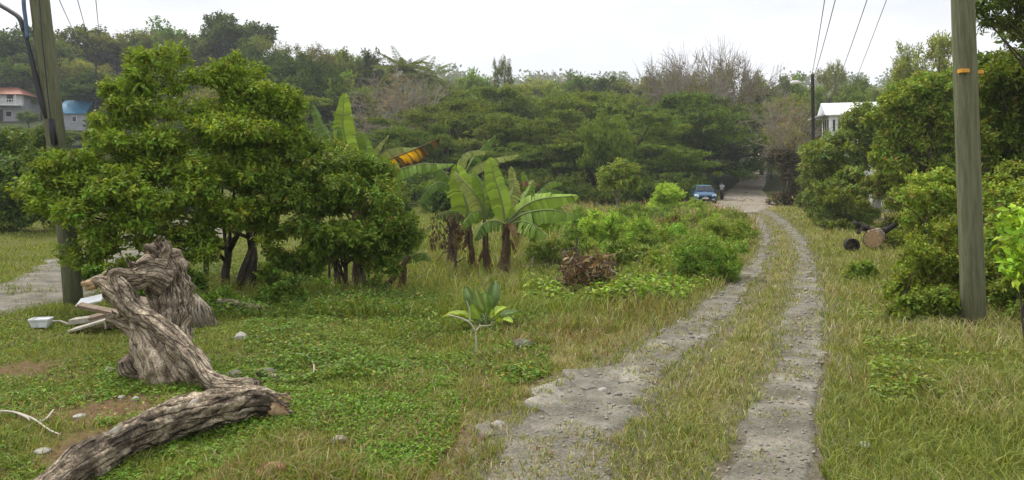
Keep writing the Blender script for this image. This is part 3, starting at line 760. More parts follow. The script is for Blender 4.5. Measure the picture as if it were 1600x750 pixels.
# hillside trees: left hill, ridge in the middle, right side
HL = 'trees on the left hillside'
for i, (px, pt, w, Y) in enumerate([(20, 34, 140, 132), (75, 54, 120, 136), (140, 34, 120, 145), (205, 50, 110, 145), (255, 32, 100, 150), (305, 50, 100, 146), (160, 110, 120, 112), (240, 110, 120, 108), (320, 105, 110, 112), (390, 95, 110, 108), (30, 95, 120, 128),
                                  (410, 62, 90, 132), (445, 82, 90, 122), (95, 112, 80, 135), (215, 150, 110, 92), (330, 140, 110, 92), (52, 130, 40, 126), (190, 165, 60, 100), (280, 175, 90, 80), (490, 74, 80, 130), (530, 70, 80, 135), (575, 76, 80, 132), (420, 135, 90, 86), (130, 95, 80, 128), (470, 120, 100, 104), (545, 115, 90, 105), (-60, 60, 140, 130), (-110, 90, 140, 120), (-90, 130, 80, 110)]):
    x, y, H = top_h(px, pt, Y)
    put_tree('hillside_tree', 'leafy green tree in the wood covering the left hillside', 'tree', (T_b + T_f[1:])[i % 4] if i % 4 == 3 else T_b[i % 3], x, y, max(4, H), w / 2 * Y / F * 1.15, tint(g0, .16), g0.random() * 6, HL)
x, y, H = top_h(355, 20, 150); put_tree('umbrella_tree', 'tall dark umbrella-topped tree rising above the left ridge', 'tree', broad_template(9, (.045, .07, .022), 1.5, .34), x, y, H, 8.2, (1, 1, 1), .4)
for px, pt, w, Y in ((455, 78, 120, 112), (400, 62, 110, 120), (500, 88, 90, 105)):
    x, y, H = top_h(px, pt, Y); put_tree('hillside_tree', {455: 'dark rounded tree below the end of the left ridge', 400: 'dark tree just right of the umbrella-topped tree', 500: 'dark tree left of the skyline palms'}[px], 'tree', T_b[0], x, y, H, w / 2 * Y / F * 1.15, (.75, .78, .8), px, HL)
for px, pt, w, Y in ((10, 200, 60, 98), (60, 196, 50, 96), (110, 203, 50, 96), (45, 172, 30, 112)):
    x, y, H = top_h(px, pt, Y); put_tree('hillside_bush', {10: 'bushy shrub in front of the red-roofed house', 60: 'bushy shrub between the two hillside houses', 110: 'bushy shrub in front of the blue-roofed house', 45: 'small round tree right beside the red-roofed house'}[px], 'bush', T_b[1], x, y, max(H, 2.0), w / 2 * Y / F * 1.15, (1, 1, 1), px, None)
HM = 'trees along the middle ridge'
for i, (px, pt, w, Y) in enumerate([(735, 108, 60, 135), (690, 120, 80, 130), (845, 122, 90, 140), (900, 112, 80, 150), (950, 116, 90, 145), (1000, 122, 80, 140), (870, 135, 100, 110), (960, 138, 110, 108), (800, 130, 90, 118), (1030, 128, 80, 112), (740, 130, 90, 115), (1010, 150, 100, 98), (850, 150, 90, 100)]):
    x, y, H = top_h(px, pt, Y); put_tree('ridge_tree', 'green tree along the wooded ridge in the middle', 'tree', (T_b[1], T_b[2], T_f[0])[i % 3], x, y, max(4, H), w / 2 * Y / F * 1.2, tuple(1.1 * v for v in tint(g0, .12)), g0.random() * 6, HM)
x, y, H = top_h(785, 92, 125); put_tree('ridge_tree', 'small upright airy tree standing above the ridge near the middle', 'tree', T_f[1], x, y, H, 2.4, (.8, .8, .9), 1)
HR = 'trees beyond the far pole on the right'
for i, (px, pt, w, Y) in enumerate([(1215, 118, 70, 110), (1250, 118, 70, 112), (1340, 118, 90, 120), (1385, 125, 80, 110), (1230, 150, 80, 84), (1265, 140, 70, 96), (1330, 132, 80, 98), (1180, 110, 70, 112), (1400, 150, 80, 66), (1225, 190, 60, 74), (1480, 120, 90, 80), (1290, 205, 50, 58), (1270, 165, 60, 80), (1205, 225, 44, 95), (1560, 100, 120, 60)]):
    x, y, H = top_h(px, pt, Y); put_tree('roadside_tree', 'green tree in the wood beyond the dark far utility pole', 'tree', (T_b + T_f)[i % 5], x, y, max(3, H), w / 2 * Y / F * 1.15, tuple(1.15 * v for v in tint(g0, .14)), g0.random() * 6, HR)
x, y, H = top_h(1302, 98, 115); put_tree('slender_tree', 'slender sparse tree against the sky right of the far pole', 'tree', T_f[1], x, y, H, 2.6, (1.1, 1.05, 1.1), 2)
x, y, H = top_h(1450, 52, 58); put_tree('feathery_tree', 'pale feathery tree against the sky behind the yellowish green tree', 'tree', feather_template(24, (.15, .185, .075)), x, y, H, 2.9, (1, 1, 1), 2)
x, y, H = top_h(1420, 70, 60); put_tree('feathery_tree', 'smaller pale feathery tree at the left of the taller feathery one', 'tree', T_f[0], x, y, H, 2.0, (1.1, 1.1, 1.1), 1)

# the wood beyond, which reads as one mass
def far_wood():
    g = np.random.default_rng(404); V = []; Fc = []; C = []; off = 0
    spots = []
    for _ in range(700):
        y = 85 + 190 * g.random(); px = g.uniform(-350, 1950); x = (px - 800) / F * y
        if abs(x - rcx(y)) < 9: continue
        if -85 < x < -55 and 90 < y < 125: continue
        if -115 < x < -50 and y < 126: continue
        spots.append((x, y, 3.8 + 2.8 * g.random(), 125, .85))
    for _ in range(800):
        y = 400 + 220 * g.random(); px = g.uniform(-300, 1900); spots.append(((px - 800) / F * y, y, 9 + 5 * g.random(), 46, 3.0))
    for (x, y, h, n, L) in spots:
        z = hz(x, y); u = randunit(n, g); r = .5 + .5 * g.random(n)
        R = np.array([h * .55, h * .55, h * .5]); c = np.array([x, y, z + h * .5]) + u * R * r[:, None] * (1 + .25 * g.normal(size=(n, 1)))
        d = nrm(u + .8 * g.normal(size=(n, 3))); nn = nrm(u + np.array([0, 0, .6]) + .4 * g.normal(size=(n, 3)))
        v, f = leaf_geo(c, d, nn, L * (.6 + .8 * g.random(n)), L * .7 * (.6 + .8 * g.random(n)))
        V.append(v); Fc.append(f + off); off += len(v)
        b = np.array((.055, .085, .025)) * (1 + .2 * g.normal()); 
        if g.random() < .15: b = np.array((.13, .12, .07))
        C.append(leafcols(n, g, b, .2).repeat(4, 0))
    tag(obj('far_wood', mesh_np('far_wood', np.concatenate(V), np.concatenate(Fc), np.concatenate(C)), M_far), 'far-off green wood covering the hills behind', 'wood', kind='stuff')
far_wood()

# coconut palms on the ridge
def frond_mesh(L, arch, g, leafc, nl=26, wl=.55):
    m = MB(); pts = []
    for t in np.linspace(0, 1, 8): pts.append(Vector((L * (t - .12 * t * t * arch), 0, L * (.45 * t - arch * .75 * t * t))))
    V = []; Fc = []; 
    P_ = np.array([tuple(p) for p in pts])
    cs = []; ds = []; ls = []
    for s in (-1, 1):
        for t in np.linspace(.12, 1, nl):
            i = min(6, int(t * 7)); u = t * 7 - i; c = P_[i] * (1 - u) + P_[i + 1] * u; tang = nrm(P_[i + 1] - P_[i])
            cs.append(c); ds.append(tang * .55 + np.array([0, s * .8, -.35 + .1 * g.normal()])); ls.append(wl * math.sin(math.pi * (.15 + .8 * t)) + .1)
    cs = np.array(cs); ds = np.array(ds); ls = np.array(ls)
    v, f = leaf_geo(cs, ds, np.tile([0, 0, 1.], (len(cs), 1)) + .2 * g.normal(size=(len(cs), 3)), ls, np.full(len(ls), .085), .1, .15)
    col_ = leafcols(len(cs), g, leafc, .15).repeat(4, 0)
    m.tube(pts, [.035, .032, .03, .026, .022, .018, .012, .006], 4, cap=False)
    mv = np.array([tuple(a) for a in m.v]); mf = []
    for q in m.f: mf += [[q[0], q[1], q[2]], [q[0], q[2], q[3]]]
    mc = np.tile(np.array(leafc) * 1.2, (len(mv), 1))
    return mesh_np('frond', np.concatenate([v, mv]), np.concatenate([f, np.array(mf) + len(v)]), np.concatenate([col_, mc]))
gp = np.random.default_rng(66)
FR = [frond_mesh(3.4, a, gp, (.075, .105, .035)) for a in (.35, .7, 1.05, 1.4)]
FRD = [frond_mesh(3.0, a, gp, (.26, .20, .09)) for a in (1.1, 1.5, 1.8)]
def palm(px, pt, Y, lab, dead=0.0, s=1.0, n=18):
    x, y, H = top_h(px, pt, Y); H -= 1.6 * s
    o = thing('coconut_palm', lab, 'palm', (x, y, hz(x, y)), 0, 'palms')
    tp = Vector((.4, .2, H)); m = MB(); m.tube([(0, 0, -.2), (.05, 0, H * .4), (.2, .1, H * .75), tp], [.2, .15, .13, .12], 7); m.build('trunk', M_bark, o, True)
    for k in range(n):
        dd = gp.random() < dead
        f = obj('frond', (FRD if dd else FR)[int(gp.integers(0, 3 if dd else 4))], M_far, o, tp)
        f.rotation_euler = (gp.normal() * .1, (-.45 + 1.0 * gp.random()) if not dd else .4 + .4 * gp.random(), k * 2.4 + gp.normal() * .2); f.scale = (s, s, s)
palm(627, 84, 104, 'coconut palm with upright fronds breaking the skyline on the left of the ridge', 0, 1.5, 26)
palm(658, 98, 102, 'coconut palm with drooping fronds just right of the upright skyline palm', 0, 1.4, 24)
palm(560, 132, 100, 'small coconut palm lower on the slope left of the skyline palms', 0, .9)
palm(903, 140, 96, 'palm with dry brown hanging fronds above the layered trees', .6, .95)

# ================================================================== BUILDINGS
def white_house():
    c = P(1297, 288, 72); o = thing('white_house', 'white two storey house with white roof half hidden by trees on the right', 'house', (c.x, c.y, hz(c.x, c.y)), R_(-14))
    z0 = hz(c.x, c.y); ev = 8.9 - z0; rd = 10.15 - z0; Ln, Dp = 7.2, 4.6
    MB().slab([(0, 0, -.6), (Ln, 0, -.6), (Ln, Dp, -.6), (0, Dp, -.6)], [(0, 0, ev), (Ln, 0, ev), (Ln, Dp, ev), (0, Dp, ev)]).build('wall', M_white, o)
    g_ = MB(); g_.slab([(-.0, 0, ev + .002), (-.0, Dp, ev + .002), (0, Dp / 2, rd - .05)], [(.15, 0, ev + .002), (.15, Dp, ev + .002), (.15, Dp / 2, rd - .05)]); g_.build('gable', M_white, o)
    rf = MB(); ov = .45; sl = (rd - ev) / (Dp / 2)
    for s in (0, 1):
        ya = -ov if s == 0 else Dp + ov; za = ev - sl * ov + .08
        rf.slab([(-.5, ya, za), (Ln + .4, ya, za), (Ln + .4, Dp / 2, rd + .03), (-.5, Dp / 2, rd + .03)], [(-.5, ya, za + .09), (Ln + .4, ya, za + .09), (Ln + .4, Dp / 2, rd + .12), (-.5, Dp / 2, rd + .12)])
    r = rf.build('roof', M_whiteroof, o)
    for k in range(14):
        xk = -.3 + k * .56; MB().slab([(xk, -ov, ev - sl * ov + .165), (xk + .05, -ov, ev - sl * ov + .165), (xk + .05, Dp / 2, rd + .115), (xk, Dp / 2, rd + .115)], [(xk, -ov, ev - sl * ov + .20), (xk + .05, -ov, ev - sl * ov + .20), (xk + .05, Dp / 2, rd + .15), (xk, Dp / 2, rd + .15)]).build('roof_seam', M_whiteroof, r)
    MB().slab([(-1.5, .6, ev - .25), (-.02, .6, ev + .05), (-.02, Dp - .3, ev + .05), (-1.5, Dp - .3, ev - .25)], [(-1.5, .6, ev - .17), (-.02, .6, ev + .13), (-.02, Dp - .3, ev + .13), (-1.5, Dp - .3, ev - .17)]).build('porch_roof', M_whiteroof, o)
    def win(x, y, w, z, h, along):
        f = MB()
        f.box((x, y, z), (w + .12, .08, h + .12) if along == 'x' else (.08, w + .12, h + .12)); fo = f.build('window', M_white, o)
        MB().box((x, y - .02, z) if along == 'x' else (x - .02, y, z), (w, .07, h) if along == 'x' else (.07, w, h)).build('pane', M_dark, fo)
    for xx in (.35, .85, 2.6, 3.4, 5.2): win(xx, -.02, .22, ev - 1.15, 1.2, 'x')
    for yy_ in (.8, 2.0, 3.2): win(-.02, yy_, .75, ev - 1.1, 1.25, 'y')
    MB().box((-.06, Dp / 2, ev - 1.95), (.12, Dp - .2, .12)).build('sill_band', M_grey, o)
white_house()
def red_house():
    Y = 120; c = P(-2, 190, Y); z0 = hz(c.x, Y); o = thing('red_roofed_house', 'pale two storey house with red roof and balcony on the left hillside', 'house', (c.x, Y, z0), R_(8))
    zb = P(0, 192, Y).z - z0; k = Y / F
    fl = P(0, 165, Y).z - z0; ev = P(0, 147, Y).z - z0; rd = P(0, 133, Y).z - z0
    MB().slab([(-6, 0, -1), (3.6, 0, -1), (3.6, 6, -1), (-6, 6, -1)], [(-6, 0, ev), (3.6, 0, ev), (3.6, 6, ev), (-6, 6, ev)]).build('wall', M_grey, o)
    MB().slab([(-6.1, -.06, fl + .1), (3.7, -.06, fl + .1), (3.7, 0.5, fl + .1), (-6.1, 0.5, fl + .1)], [(-6.1, -.06, ev - .01), (3.7, -.06, ev - .01), (3.7, .5, ev - .01), (-6.1, .5, ev - .01)]).build('upper_wall', M_white, o)
    MB().slab([(-7, -1.6, ev - .15), (4.6, -1.6, ev - .15), (4.6, 7, ev - .15), (-7, 7, ev - .15)], [(-4.2, 2.6, rd), (1.6, 2.6, rd), (1.6, 2.8, rd), (-4.2, 2.8, rd)]).build('roof', M_redroof, o)
    b = MB().box((-1.2, -.75, fl), (10, 1.4, .18)).build('balcony', M_white, o)
    MB().box((-1.2, -1.4, fl + .95), (10, .07, .08)).build('rail', M_white, b)
    for i in range(21): MB().box((-6.1 + i * .49, -1.4, fl + .5), (.05, .05, .85)).build('baluster', M_white, b)
    for i in range(4): MB().box((-5.6 + i * 2.95, -1.32, (fl + ev) / 2), (.14, .14, ev - fl - .2)).build('post', M_white, o)
    for xx in (-4, -1.4, 1.8):
        w = MB().box((xx, -.08, fl + 1.25), (1.1, .06, 1.3)).build('window', M_white, o); MB().box((xx, -.1, fl + 1.25), (.95, .06, 1.12)).build('pane', M_dark, w)
    for xx in (-3, 1.6):
        w = MB().box((xx, -.03, fl - 1.4), (1.0, .08, 1.0)).build('window', M_white, o); MB().box((xx, -.05, fl - 1.4), (.85, .08, .85)).build('pane', M_dark, w)
    MB().box((.2, -.03, fl - 1.7), (.9, .1, 2.1)).build('door', M_black, o)
red_house()
def blue_house():
    Y = 110; c = P(112, 198, Y); z0 = hz(c.x, Y); o = thing('blue_roofed_house', 'small grey house with bright blue metal roof behind the left pole', 'house', (c.x, Y, z0), R_(-6))
    ev = P(0, 177, Y).z - z0; rd = P(0, 155, Y).z - z0
    MB().slab([(-2.6, 0, -1), (2.3, 0, -1), (2.3, 4, -1), (-2.6, 4, -1)], [(-2.6, 0, ev), (2.3, 0, ev), (2.3, 4, ev), (-2.6, 4, ev)]).build('wall', M_grey, o)
    r = MB(); r.slab([(-3, -.5, ev - .1), (2.75, -.5, ev - .1), (2.3, 2.0, rd), (-2.6, 2.0, rd)], [(-3, -.5, ev - .02), (2.75, -.5, ev - .02), (2.3, 2.0, rd + .08), (-2.6, 2.0, rd + .08)])
    r.slab([(-2.6, 2.02, rd), (2.3, 2.02, rd), (2.75, 4.5, ev - .1), (-3, 4.5, ev - .1)], [(-2.6, 2.02, rd + .08), (2.3, 2.02, rd + .08), (2.75, 4.5, ev - .02), (-3, 4.5, ev - .02)])
    ro = r.build('roof', M_blueroof, o)
    for k in range(10):
        x0 = -2.85 + k * .58; x1 = -2.5 + k * .50
        MB().slab([(x0, -.5, ev - .01), (x0 + .06, -.5, ev - .01), (x1 + .06, 2, rd + .09), (x1, 2, rd + .09)], [(x0, -.5, ev + .03), (x0 + .06, -.5, ev + .03), (x1 + .06, 2, rd + .13), (x1, 2, rd + .13)]).build('roof_rib', M_blueroof, ro)
    w = MB().box((.5, -.02, ev - .9), (.8, .08, .9)).build('window', M_white, o); MB().box((.5, -.04, ev - .9), (.65, .08, .75)).build('pane', M_dark, w)
blue_house()
p = P(38, 205, 92); q = thing('retaining_wall', 'low grey retaining wall on the slope below the red-roofed house', 'wall', (p.x, 92, hz(p.x, 92)))
for i in range(9): MB().box((-4 + i * 1.0, 0, .6), (.98, .3, 1.5 + .1 * (i % 2))).build('wall_block', M_conc, q)

# gate post in front of the mango tree
p = P(1370, 293, 33); o = MB(); zz = hz(p.x, 33)
o.box((p.x, 33, zz + .75), (.26, .26, 1.6)).box((p.x, 33, zz + 1.58), (.34, .34, .1))
tag(o.build('gate_post', M_conc), 'square grey concrete gate post under the trees on the right', 'post')
p = P(1376, 250, 40); q = thing('white_tank', 'pale tank glimpsed through the leaves above the gate post', 'tank', (p.x, 40, hz(p.x, 40)))
MB().tube([(0, 0, -.05), (0, 0, .9), (0, 0, 1.7), (0, 0, 1.85)], [.55, .58, .55, .3], 20).build('body', M_white, q, True); MB().tube([(0, 0, 1.84), (0, 0, 1.95)], [.2, .18], 14).build('lid', M_grey, q, True)

# ================================================================== POLES AND WIRES
def pole(name, lab, base, top, r0, r1, mat, arm=1.0):
    b = Vector(base); t = Vector(top); o = thing(name, lab, 'utility pole', b)
    n = 14; pts = [(t - b) * (k / n) for k in range(n + 1)]; pts[0] = pts[0] - Vector((0, 0, .3))
    MB().tube(pts, [r0 + (r1 - r0) * k / n for k in range(n + 1)], 20, .03, 3).build('shaft', mat, o, True)
    if arm:
        c = (t - b) * .97; MB().box((c.x, c.y - .13, c.z), (2 * arm, .1, .12)).build('crossarm', mat, o)
        for s in (-.9, 0, .9): MB().tube([(c.x + s * arm, c.y - .13, c.z + .05), (c.x + s * arm, c.y - .13, c.z + .2)], [.035, .03], 8).build('insulator', M_grey, o)
    return o
gb = G(1522, 517); RPb = gb; RPt = Vector((gb.x - .31, gb.y, gb.z + 9.0))
rp = pole('utility_pole', 'thick greenish wooden utility pole with orange tag standing in the grass on the right', RPb, RPt, .138, .122, M_pole)
zt = P(0, 113, RPb.y).z - RPb.z; xo = -.31 * zt / 9
for s, zq in ((-1, 0), (1, .0)): MB().box((xo + s * (.135 + (.0 if s < 0 else .02)) + (.045 if s < 0 else 0), -.105 if s < 0 else 0, zt + zq), (.10, .09, .045)).build('tag', M_tag, rp)
lb = G(118, 477); k_ = (P(62, 0, lb.y).x - lb.x) / (P(62, 0, lb.y).z - lb.z); LPt = Vector((lb.x + k_ * 9, lb.y, lb.z + 9))
lp = pole('utility_pole', 'leaning greyish wooden utility pole with black cables behind the big shrub on the left', lb, LPt, .135, .135, M_pole)
pc = [P(a, b, lb.y - .12) - lb for a, b in ((38, 48), (46, 78), (53, 108), (59, 135), (66, 160), (73, 185))]
MB().tube(pc, [.03, .032, .035, .045, .05, .03], 8).build('cable', M_wire, lp, True)
pc = [P(a, b, lb.y - .16) - lb for a, b in ((79, 186), (82, 205), (86, 226))]; MB().tube(pc, .045, 8).build('conduit', M_black, lp, True)
pc = [P(a, b, lb.y - .2) - lb for a, b in ((60, -20), (66, 60), (75, 150), (84, 225), (95, 310))]; MB().tube(pc, .010, 5).build('ground_wire', M_wire, lp, True)
def wire(lab, a, b, sag, r=.012, cat='wire', grp='overhead wires'):
    a = Vector(a); b = Vector(b); pts = []
    for t in np.linspace(0, 1, 22): pts.append(a.lerp(b, t) - Vector((0, 0, sag * 4 * t * (1 - t))))
    return tag(MB().tube(pts, r, 5).build('overhead_wire', M_wire), lab, cat, grp)
c_ = [P(a, b, lb.y - d) for a, b, d in ((-160, -120, -.6), (-60, -40, -.4), (-8, 2, -.2), (14, 16, -.05), (30, 28, .05), (38, 48, .12))]
tag(MB().tube([tuple(v) for v in spline([tuple(v) for v in c_], 30)], .036, 8).build('service_cable', M_wire, None, True), 'thick black cable sweeping in from the upper left to the left pole', 'cable')
c_ = [P(36, -260, lb.y - .3), P(37, -80, lb.y - .2), P(37, 0, lb.y - .17), P(40, 30, lb.y - .14), P(43, 60, lb.y - .13)]
tag(MB().tube([tuple(v) for v in spline([tuple(v) for v in c_], 20)], .028, 8).build('service_cable', plain('blue_grey_cable', (.10, .15, .24), .5), None, True), 'bluish black cable dropping from above beside the left pole', 'cable')
fp = P(1272, 288, 46); fz = hz(fp.x, 46); ft = P(1269.5, 116, 46)
fpo = pole('utility_pole', 'slim dark utility pole with street light far down the road', (fp.x, 46, fz), ft, .13, .105, M_darkpole, .0)
a_ = P(1269, 134, 45.9) - Vector((fp.x, 46, fz)); e_ = P(1248, 129, 45.4) - Vector((fp.x, 46, fz))
sl_ = MB().tube([a_, a_.lerp(e_, .5) + Vector((0, 0, .06)), e_], .03, 8).build('lamp_arm', M_metal, fpo, True)
MB().tube([e_ + Vector((.15, 0, 0)), e_ + Vector((-.1, 0, .03)), e_ + Vector((-.42, -.03, .0)), e_ + Vector((-.55, -.03, -.03))], [.05, .11, .12, .05], 10).build('street_lamp', M_white, sl_, True)
tp = Vector(ft)
wire('left one of the two wires meeting the top of the far pole', RPt + Vector((-.9, -.1, -.05)), tp + Vector((-.05, 0, -.1)), .35, .016)
wire('right one of the two wires meeting the top of the far pole', RPt + Vector((-.35, -.1, -.05)), tp + Vector((.05, 0, -.25)), .45, .016)
wire('thin wire running down to the gable of the white house', RPt + Vector((.5, -.1, -.05)), P(1294, 163, 74), .5, .016)
wire('rightmost wire, running down to the ridge of the white house', RPt + Vector((.95, -.1, -.05)), P(1322, 161, 73.2), .2, .014)
hp = P(150, 200, 106); hp = Vector((hp.x, 106, hz(hp.x, 106))); ht = P(150, 82, 106)
pole('utility_pole', 'distant utility pole among the trees on the left hillside', hp, ht, .14, .11, M_darkpole, 1.1)
for i, (dx, lab) in enumerate(((-1.0, 'leftmost of the three wires above the left hillside'), (0.0, 'middle of the three wires above the left hillside'), (1.0, 'rightmost of the three wires above the left hillside'))):
    wire(lab, LPt + Vector((dx * .95 + .1, -.1, -.05)), ht + Vector((dx, -.1, -.2)), 1.0, .02)

# ================================================================== NEAR TREES AND SHRUBS
def shrub(name, lab, cat, base, blobs, nsprig, k, L, W, c, seed, r0=.06, fork=.5, stems=1, group=None, shell=.4, flat=0, alt=None, altp=0, bark=None, mat=None, up=.25, outline=.25, spread=1.0, tiers=False):
    g = np.random.default_rng(seed); base = Vector(base)
    B = [(b[0] - base.x, b[1] - base.y, b[2] - base.z, b[3], b[4], b[5]) for b in blobs]
    o = thing(name, lab, cat, base, 0, group)
    low = cat in ('bush', 'weed')
    if low:
        B += [(b[0], b[1], b[5] * .6, b[3] * .95, b[4] * .95, b[5] * .9) for b in B if .0 < b[2] - b[5] * .6 and b[2] < 2.2 * b[5] + .8]
        B = [(b[0], b[1], max(b[2], b[5] * .4), *b[3:]) for b in B]
    for s in range(stems):
        off = (0, 0, 0) if stems == 1 else (.28 * g.normal(), .2 * g.normal(), 0)
        obj('trunk' if r0 > .05 else 'stem', limbs_mesh('trunk', off, fork * (.8 + .4 * g.random()), B, r0 * (.7 + .5 * g.random() if stems > 1 else 1), g, 7, .02 if low else .08, max(4, 14 // stems)), bark or M_bark, o)
    obj('crown', crown_mesh('crown', B, nsprig, k, L, W, c, g, shell, flat, alt, altp, spread, up, .2, outline, 6 if tiers else 8, not tiers), mat or M_leaf, o).color = ((*tint(g, .16), 1) if low else (1, 1, 1, 1))
    return o
# the big shrub on the left
bA = G(352, 462)
BA0 = [blob(247, 120, 34, 42, 11.6), blob(236, 160, 42, 44, 11.5), blob(345, 138, 40, 34, 12), blob(365, 175, 52, 45, 12), blob(300, 205, 56, 44, 11.5), blob(202, 200, 40, 38, 11.2), blob(172, 243, 44, 30, 10.8), blob(120, 262, 42, 26, 10.4), blob(215, 250, 60, 42, 11),
      blob(285, 255, 60, 45, 11), blob(370, 245, 62, 48, 11.6), blob(425, 210, 42, 45, 12), blob(440, 260, 40, 40, 12), blob(100, 335, 42, 26, 10.1), blob(150, 315, 52, 34, 10.3), blob(195, 335, 48, 36, 10.5), blob(255, 320, 56, 38, 10.8), blob(320, 310, 55, 40, 11), blob(385, 310, 50, 40, 11.4), blob(140, 375, 32, 22, 10.2), blob(270, 375, 44, 26, 10.9), blob(330, 360, 40, 26, 11.3), blob(205, 290, 50, 30, 10.6), blob(345, 225, 50, 40, 11.2), blob(455, 300, 36, 36, 12), blob(196, 152, 24, 24, 11.4), blob(60, 300, 24, 16, 10.2)]
BA = [(*b[:3], b[3] * 1.06, b[4] * 1.06, b[5] * 1.06) for b in BA0 + [blob(372, 118, 30, 22, 12), blob(425, 165, 36, 34, 12), blob(95, 300, 42, 24, 10.2), blob(75, 325, 26, 18, 10.1), blob(400, 345, 40, 30, 11.4), blob(300, 395, 36, 20, 11.0), blob(240, 395, 36, 20, 10.7), blob(460, 235, 36, 36, 12.2), blob(170, 400, 30, 16, 10.3), blob(128, 400, 24, 16, 10.2), blob(225, 420, 30, 18, 10.9), blob(430, 375, 30, 22, 11.9)]]
shrub('large_shrub', 'large bright green leafy shrub spreading in front of the left pole', 'shrub', bA, BA, 11500, 6, .084, .042, (.118, .182, .028), 507, .085, 1.0, 3, alt=(.19, .21, .04), altp=.07, up=.3, shell=.6, tiers=True)
bB = G(545, 462)
BB = [blob(500, 265, 50, 32, 12), blob(540, 285, 55, 38, 11.8), blob(470, 320, 52, 42, 11.6), blob(520, 340, 60, 42, 11.4), blob(575, 335, 50, 42, 11.7), blob(595, 375, 38, 36, 11.5), blob(470, 370, 40, 32, 11.5), blob(545, 385, 50, 30, 11.4), blob(620, 350, 30, 26, 11.8), blob(505, 400, 36, 24, 11.3), blob(470, 415, 30, 18, 11.6), blob(590, 415, 28, 18, 11.6), blob(450, 400, 22, 16, 11.8), blob(640, 385, 22, 18, 11.8)]
shrub('dark_shrub', 'darker many-stemmed green shrub right of the large bright one', 'shrub', bB, [(*b[:3], b[3] * 1.12, b[4] * 1.12, b[5] * 1.12) for b in BB], 5600, 6, .08, .042, (.080, .132, .024), 502, .035, .8, 9, alt=(.2, .2, .04), altp=.06, shell=.6, tiers=True)
for px, py, h, r in ((322, 432, 2.2, .05), (388, 455, 2.4, .085), (560, 455, 2.0, .10)):
    b = G(px, py); o = thing('small_tree', {322: 'thin dark trunk at the left under the large shrub', 388: 'dark trunk at the right under the large shrub', 560: 'thick dark trunk in the middle of the darker shrub'}[px], 'tree', b)
    g = np.random.default_rng(px); B = [(.3 * g.normal(), .3 * g.normal(), h * (.85 + .3 * g.random()), .45, .45, .35) for _ in range(5)]
    obj('trunk', limbs_mesh('trunk', (0, 0, 0), h * .75, B, r, g, 9, .06, 5), M_bark, o); obj('crown', crown_mesh('crown', B, 420, 5, .10, .05, (.085, .14, .026), g), M_leaf, o)
# suckers and weeds at the feet of the shrubs
SH = 'low weeds at the feet of the large shrubs'
for i, (px, py, rx, ry, lab) in enumerate(((240, 470, 38, 26, 'low leafy weed left of the thin dark trunk'), (440, 470, 40, 22, 'low leafy weed between the two big shrubs'), (500, 458, 34, 20, 'low leafy weed at the foot of the darker shrub'), (350, 478, 40, 18, 'low leafy weed behind the dead branch'), (190, 445, 34, 28, 'leafy weed behind the weathered stump'), (420, 440, 26, 26, 'upright leafy weed right of the dark trunk'), (300, 450, 30, 26, 'leafy sapling clump between the stump and the thin trunk'), (470, 452, 34, 20, 'leafy weed right below the gap between the shrubs'), (590, 455, 30, 16, 'low weed beside the slanting dead stem'), (150, 430, 24, 24, 'leafy weed at the foot of the left pole'))):
    b = G(px, py + ry * .6); Y = b.y
    shrub('weed_clump', lab, 'weed', b, [blob(px - rx * .4, py, rx * .6, ry * .8, Y), blob(px + rx * .4, py + 3, rx * .6, ry * .7, Y), blob(px, py - ry * .2, rx * .55, ry, Y + .1)], 420, 5, .075, .045, (.085, .155, .028), 520 + i, .012, .1, 3, SH, .1)
# trees left of the side road
for i, (px, py, Y, bl, c, lab) in enumerate(((20, 300, 25, [(-20, 300, 50, 60), (30, 290, 45, 48), (60, 320, 35, 40), (20, 340, 45, 38), (0, 250, 46, 40), (45, 265, 34, 30), (-60, 290, 50, 60)], (.06, .10, .024), 'dark green bushy tree beyond the side road at the left edge'), (55, 235, 32, [(20, 235, 40, 30), (60, 222, 34, 22), (90, 240, 24, 24), (-30, 230, 50, 36)], (.055, .09, .026), 'dark bushy tree behind the one at the left edge'))):
    x = (px - 800) / F * Y; b = Vector((x, Y, hz(x, Y)))
    shrub('bushy_tree', lab, 'tree', b, [blob(*q[:2], q[2], q[3], Y + random.uniform(-1, 1)) for q in bl], 3400, 5, .17, .09, c, 540 + i, .12, .8, 1, None, .3, mat=M_leaf)

# right side
def tree_at(name, lab, px, py, Y, bl, ns, k, L, W, c, seed, r0, fork, alt=None, altp=0, flat=0, grp=None, shell=.3, up=.25):
    x = (px - 800) / F * Y; b = Vector((x, Y, hz(x, Y)))
    return shrub(name, lab, 'tree', b, [blob(q[0], q[1], q[2], q[3], Y + (q[4] if len(q) > 4 else random.uniform(-.4, .4))) for q in bl], ns, k, L, W, c, seed, r0, fork, 1, grp, shell, flat, alt, altp, up=up)
tree_at('mango_tree', 'dark leafy tree in front of the white house', 1335, 290, 35, [(1336, 186, 16, 16), (1338, 205, 28, 20), (1362, 195, 34, 24), (1292, 240, 30, 18), (1330, 230, 36, 24), (1372, 228, 34, 28), (1290, 252, 34, 22), (1340, 255, 40, 22), (1383, 255, 24, 24), (1352, 176, 16, 10), (1276, 250, 22, 20), (1305, 272, 30, 18)], 4600, 5, .20, .085, (.105, .150, .036), 601, .16, 1.4, (.26, .30, .12), .15)
